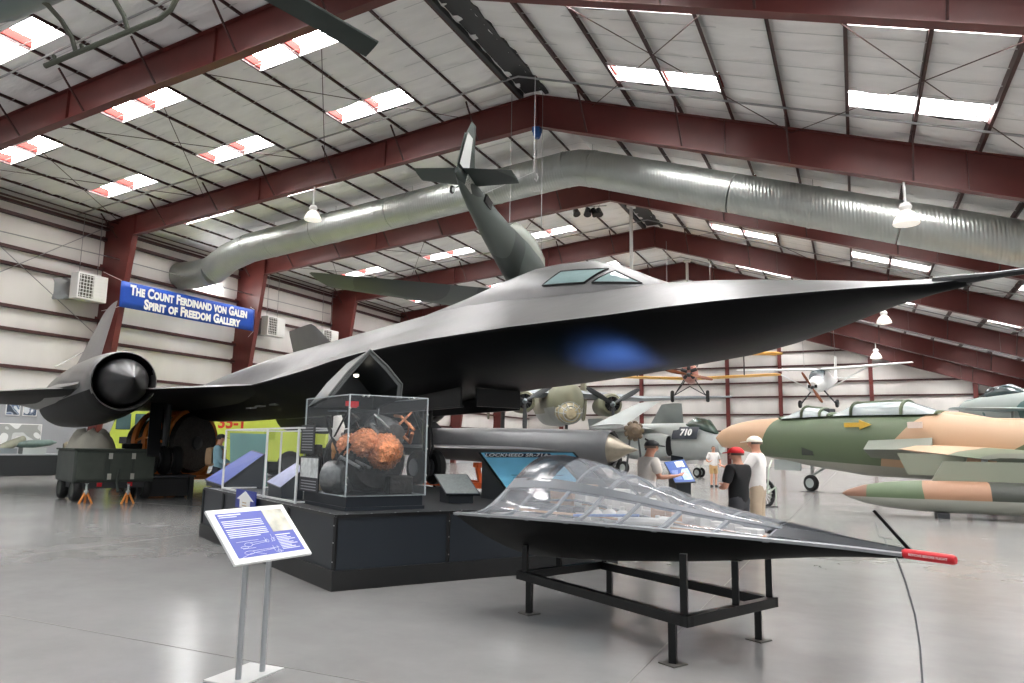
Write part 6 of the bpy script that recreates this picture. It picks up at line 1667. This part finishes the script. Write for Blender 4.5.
# ------------------------------------------------------------------ people
M_SKIN = mat('skin', (205, 150, 125), .55); M_SHOE = mat('dark_shoe', (40, 38, 36), .6); M_EYE = mat('eye_dark', (30, 24, 22), .3)
def skin_mesh(name, verts, edges, rad, m, parent, root=0, levels=2):
    me = bpy.data.meshes.new(name); me.from_pydata(verts, edges, [])
    o = bpy.data.objects.new(name, me); COL.objects.link(o)
    md = o.modifiers.new('skin', 'SKIN'); md.use_smooth_shade = True
    for i, r in enumerate(rad):
        sv = me.skin_vertices[0].data[i]; sv.radius = r if isinstance(r, tuple) else (r, r); sv.use_root = (i == root)
    s = o.modifiers.new('sub', 'SUBSURF'); s.levels = s.render_levels = levels
    dg = bpy.context.evaluated_depsgraph_get(); dg.update()
    nme = bpy.data.meshes.new_from_object(o.evaluated_get(dg)); nme.materials.clear(); nme.materials.append(m)
    nme.shade_smooth()
    bpy.data.objects.remove(o)
    r = bpy.data.objects.new(name, nme); COL.objects.link(r); r.parent = parent
    return r
def person(label, pos, face, H, arms, shirt, trousers, hat=None, hair=(70, 50, 38), sleeves=.45, shorts=False, lean=0.0, bag=None, wide=1.0):
    """local +y = facing, +x = the person's right... units for a 1.75 m figure, scaled to H; arms: two lists elbow, wrist, fingertip"""
    s = H / 1.75
    f = V((face.x, face.y, 0)).normalized(); r = V((f.y, -f.x, 0))
    M = Matrix((r * s * wide, f * s * (1 + (wide - 1) * .6), V((0, 0, s)))).transposed().to_4x4(); M.translation = V((pos.x, pos.y, 0))
    t = thing('person', label, 'person', M=M)
    t['group'] = 'visitors in the hangar'
    ly = lambda z: lean * max(0, z - .9)
    vs = [V((0, ly(.95), .95)), V((0, ly(1.15) + .0, 1.15)), V((0, ly(1.34), 1.34)), V((0, ly(1.47) - .01, 1.47)), V((0, ly(1.53) + .01, 1.54)), V((0, ly(1.62) + .03, 1.625)), V((0, ly(1.7) + .02, 1.70))]
    rd = [(.15, .10), (.14, .095), (.16, .105), (.07, .065), (.055, .058), (.075, .092), (.06, .075)]
    ed = [(0, 1), (1, 2), (2, 3), (3, 4), (4, 5), (5, 6)]
    def chain(start, pts, rs):
        p = start
        for q, rr in zip(pts, rs):
            vs.append(V(q)); rd.append(rr); ed.append((p, len(vs) - 1)); p = len(vs) - 1
        return p
    hy = V((0, ly(1.62) + .03, 1.625))
    chain(5, [hy + V((0, .105, -.012))], [.016]); 
    for sd in (1, -1): chain(5, [hy + V((sd * .082, -.005, 0))], [.018])
    for sd, pose in zip((1, -1), arms):
        sh = V((sd * .185, ly(1.42), 1.42)); el, wr, ti = [V(p) + V((0, ly(p[2]), 0)) for p in pose]
        d = (ti - wr); d.normalize(); side = d.cross(V((0, 0, 1)))
        if side.length < .2: side = V((0, 1, 0))
        side.normalize(); nrm = d.cross(side)
        w = chain(2, [sh, lerp(sh, el, .5), el, lerp(el, wr, .5), wr], [.062, .05, .043, .038, .027])
        p = chain(w, [wr + d * .05], [(.036, .022)])
        for q, L in enumerate((.075, .088, .082, .062)):
            b = wr + d * .085 + side * (.026 - .0175 * q)
            chain(p, [b, b + d * L * .55 - nrm * .006, b + d * L - nrm * .02], [.010, .0092, .0078])
        b = wr + d * .035 + side * .03
        chain(p, [b, b + side * .028 + d * .03, b + side * .034 + d * .062], [.011, .010, .0085])
    for sd in (1, -1):
        chain(0, [V((sd * .095, 0, .88)), V((sd * .1, .01, .70)), V((sd * .1, .02, .49)), V((sd * .1, -.01, .30)), V((sd * .1, -.03, .09)), V((sd * .105, .03, .045)), V((sd * .115, .11, .04))], [.10, .085, .062, .056, .042, .042, .036])
    body = skin_mesh('body', vs, ed, rd, M_SKIN, t)
    for sd in (1, -1):
        k = MB(); k.ball(hy + V((sd * .03, .082, .015)), (.011, .008, .009), 8, 6); obj('eye', k, M_EYE, body)
    k = MB(); k.tube([hy + V((-.025, .086, -.05)), hy + V((0, .094, -.052)), hy + V((.025, .086, -.05))], .006, 6); obj('mouth', k, mat('lips', (160, 90, 82), .5), body)
    # shirt: torso and sleeves grown as one skin
    sv = [V((0, ly(.9), .82)), V((0, ly(1.02), 1.02)), V((0, ly(1.2), 1.2)), V((0, ly(1.36), 1.36)), V((0, ly(1.45), 1.455))]
    sr = [(.185, .135), (.18, .13), (.178, .128), (.188, .128), (.10, .085)]; se = [(0, 1), (1, 2), (2, 3), (3, 4)]
    for sd, pose in zip((1, -1), arms):
        sh = V((sd * .19, ly(1.415), 1.415)); el, wr, ti = [V(p) + V((0, ly(p[2]), 0)) for p in pose]
        i = len(sv); sv.append(sh); sr.append(.082); se.append((3, i))
        if sleeves <= .5:
            sv.append(lerp(sh, el, .85)); sr.append(.072); se.append((i, i + 1))
        else:
            sv += [lerp(sh, el, .6), el, lerp(el, wr, .92)]; sr += [.068, .06, .045]; se += [(i, i + 1), (i + 1, i + 2), (i + 2, i + 3)]
    skin_mesh('shirt', sv, se, sr, mat('shirt_%d_%d_%d' % shirt, shirt, .75, 0, .06, 9), t)
    # trousers
    pv = [V((0, ly(1.08), 1.08)), V((0, 0, .92))]; pr = [(.172, .126), (.18, .136)]; pe = [(0, 1)]
    for sd in (1, -1):
        i = len(pv)
        zs = [(.095, .82, .102), (.1, .66, .098), (.1, .52, .10)] if shorts else [(.095, .82, .102), (.1, .66, .092), (.1, .49, .08), (.1, .28, .074), (.1, .10, .07)]
        for q, (x, z, r_) in enumerate(zs):
            pv.append(V((sd * x, .005, z))); pr.append(r_); pe.append((1 if q == 0 else i + q - 1, i + q))
    skin_mesh('shorts' if shorts else 'trousers', pv, pe, pr, mat('trousers_%d_%d_%d' % trousers, trousers, .75, 0, .06, 9), t)
    for sd in (1, -1):
        k = MB(); k.loft([ell((sd * .105, y, z), (1, 0, 0), (0, 0, 1), a, b, 12) for y, z, a, b in ((-.09, .045, .03, .035), (-.06, .05, .046, .05), (.02, .05, .05, .05), (.10, .04, .05, .04), (.165, .032, .03, .024))]); obj('shoe', k, M_SHOE, t)
    # hair and hat
    k = MB()
    def hf(u, v):
        a = u * 2 * pi; b = v * pi * .56
        return hy + V((.092 * sin(b) * sin(a), -.012 + .108 * sin(b) * -cos(a), .012 + .104 * cos(b))) if not (0.33 < u < .67 and v > .55) else hy + V((.092 * sin(pi * .31) * sin(a), -.012 + .108 * sin(pi * .31) * -cos(a), .012 + .104 * cos(pi * .31)))
    k.grid(hf, 24, 8); obj('hair', k, mat('hair_%d_%d_%d' % hair, hair, .6), t, smooth=60)
    if hat:
        col, nm = hat
        m = mat('cap_%d_%d_%d' % col, col, .65)
        k = MB(); k.grid(lambda u, v: hy + V((.102 * sin(v * pi * .5) * cos(u * 2 * pi), -.005 + .118 * sin(v * pi * .5) * sin(u * 2 * pi), .03 + .098 * cos(v * pi * .5))), 24, 8); h = obj('cap', k, m, t, smooth=60)
        k = MB(); P = []
        for q in range(13):
            a = pi * q / 12; P.append((.094 * cos(a), .07 + .135 * sin(a)))
        k.extrude([hy + V((x, y, .034 - .16 * max(0, y - .09))) for x, y in P], (0, 0, .008)); obj('cap_brim', k, m, h, smooth=0)
    if bag:
        k = MB(); k.loft([ell((0, y, 1.2), (1, 0, 0), (0, 0, 1), a, b, 16, 3) for y, a, b in ((-.13, .15, .22), (-.2, .16, .23), (-.28, .13, .2))]); b = obj('backpack', k, mat('backpack', bag, .7, 0, .1, 8), t)
        for sd in (1, -1):
            k = MB(); k.tube([(sd * .1, -.13, 1.40), (sd * .12, 0, 1.49), (sd * .13, .13, 1.36), (sd * .13, .13, 1.15), (sd * .12, -.12, 1.0)], .018, 6); obj('strap', k, mat('backpack', bag, .7), b)
    return t
p = dep(645, 455, 11.4)
person('person in a cream T-shirt and black cap reaching over the blue panel', p, RH + FH * .25, 1.69,
       ([(.24, .08, 1.16), (.17, .36, 1.18), (.14, .52, 1.22)], [(-.24, .06, 1.14), (-.16, .34, 1.14), (-.1, .50, 1.16)]), (236, 226, 216), (120, 112, 98), ((28, 28, 32), 'cap'), (110, 90, 78), lean=.12, wide=1.15)
p = dep(738, 470, 10.6)
person('person in a red cap and black polo shirt with folded arms', p, -RH * .75 + FH * .8, 1.60,
       ([(.27, .06, 1.12), (.10, .24, 1.12), (-.06, .25, 1.16)], [(-.27, .04, 1.12), (-.1, .22, 1.1), (.05, .25, 1.12)]), (20, 20, 22), (58, 58, 62), ((205, 28, 36), 'cap'), (90, 70, 60), wide=1.22)
p = dep(757, 470, 11.9)
person('person in a white cap and white shirt behind the red cap', p, -RH * .85 + FH * .55, 1.79,
       ([(.26, .10, 1.16), (.20, .36, 1.22), (.18, .52, 1.26)], [(-.26, .12, 1.16), (-.22, .36, 1.24), (-.2, .52, 1.28)]), (232, 228, 224), (178, 160, 138), ((222, 216, 200), 'cap'), (96, 80, 70), wide=1.12)
p = onz(714, 487)
person('person in a white T-shirt and khaki shorts standing far back', p, -FH + RH * .1, 1.72,
       ([(.30, -.02, 1.12), (.24, .16, 1.06), (.12, .2, 1.14)], [(-.30, -.02, 1.12), (-.26, .14, .98), (-.22, .2, .86)]), (226, 224, 222), (186, 150, 104), None, (110, 84, 60), shorts=True)
p = dep(219, 452, 17.6)
person('person in a light blue top with a tan backpack beyond the platform', p, RH + FH * .15, 1.74,
       ([(.24, .05, 1.14), (.18, .26, 1.02), (.14, .38, 1.04)], [(-.24, .05, 1.14), (-.18, .26, 1.02), (-.14, .38, 1.04)]), (138, 176, 190), (52, 56, 66), ((40, 38, 40), 'cap'), (60, 44, 36), sleeves=1.0, bag=(150, 122, 92))
# ------------------------------------------------------------------ light: overcast sky coming in through the open door sides, skylights
w = bpy.data.worlds.new('sky'); sc.world = w; w.use_nodes = True
bg = w.node_tree.nodes['Background']
bg.inputs['Color'].default_value = (0.92, .96, 1.0, 1); bg.inputs['Strength'].default_value = .6
sc.view_settings.view_transform = 'Standard'; sc.view_settings.look = 'None'
sc.view_settings.gamma = 1.0; sc.view_settings.use_curve_mapping = False
sc.view_settings.exposure = 0.40

# blue light of the information board's lamp on the belly of the black jet
ld = bpy.data.lights.new('board_lamp', 'SPOT'); ld.color = (.12, .3, 1.0); ld.energy = 2400; ld.spot_size = radians(46); ld.spot_blend = 1.0; ld.shadow_soft_size = .15
lo = bpy.data.objects.new('board_lamp', ld); COL.objects.link(lo)
src = V((-2.9, 9.3, .95)); tgt = dep(618, 345, 9.6); lo.location = src
lo.rotation_euler = (tgt - src).to_track_quat('-Z', 'Y').to_euler()
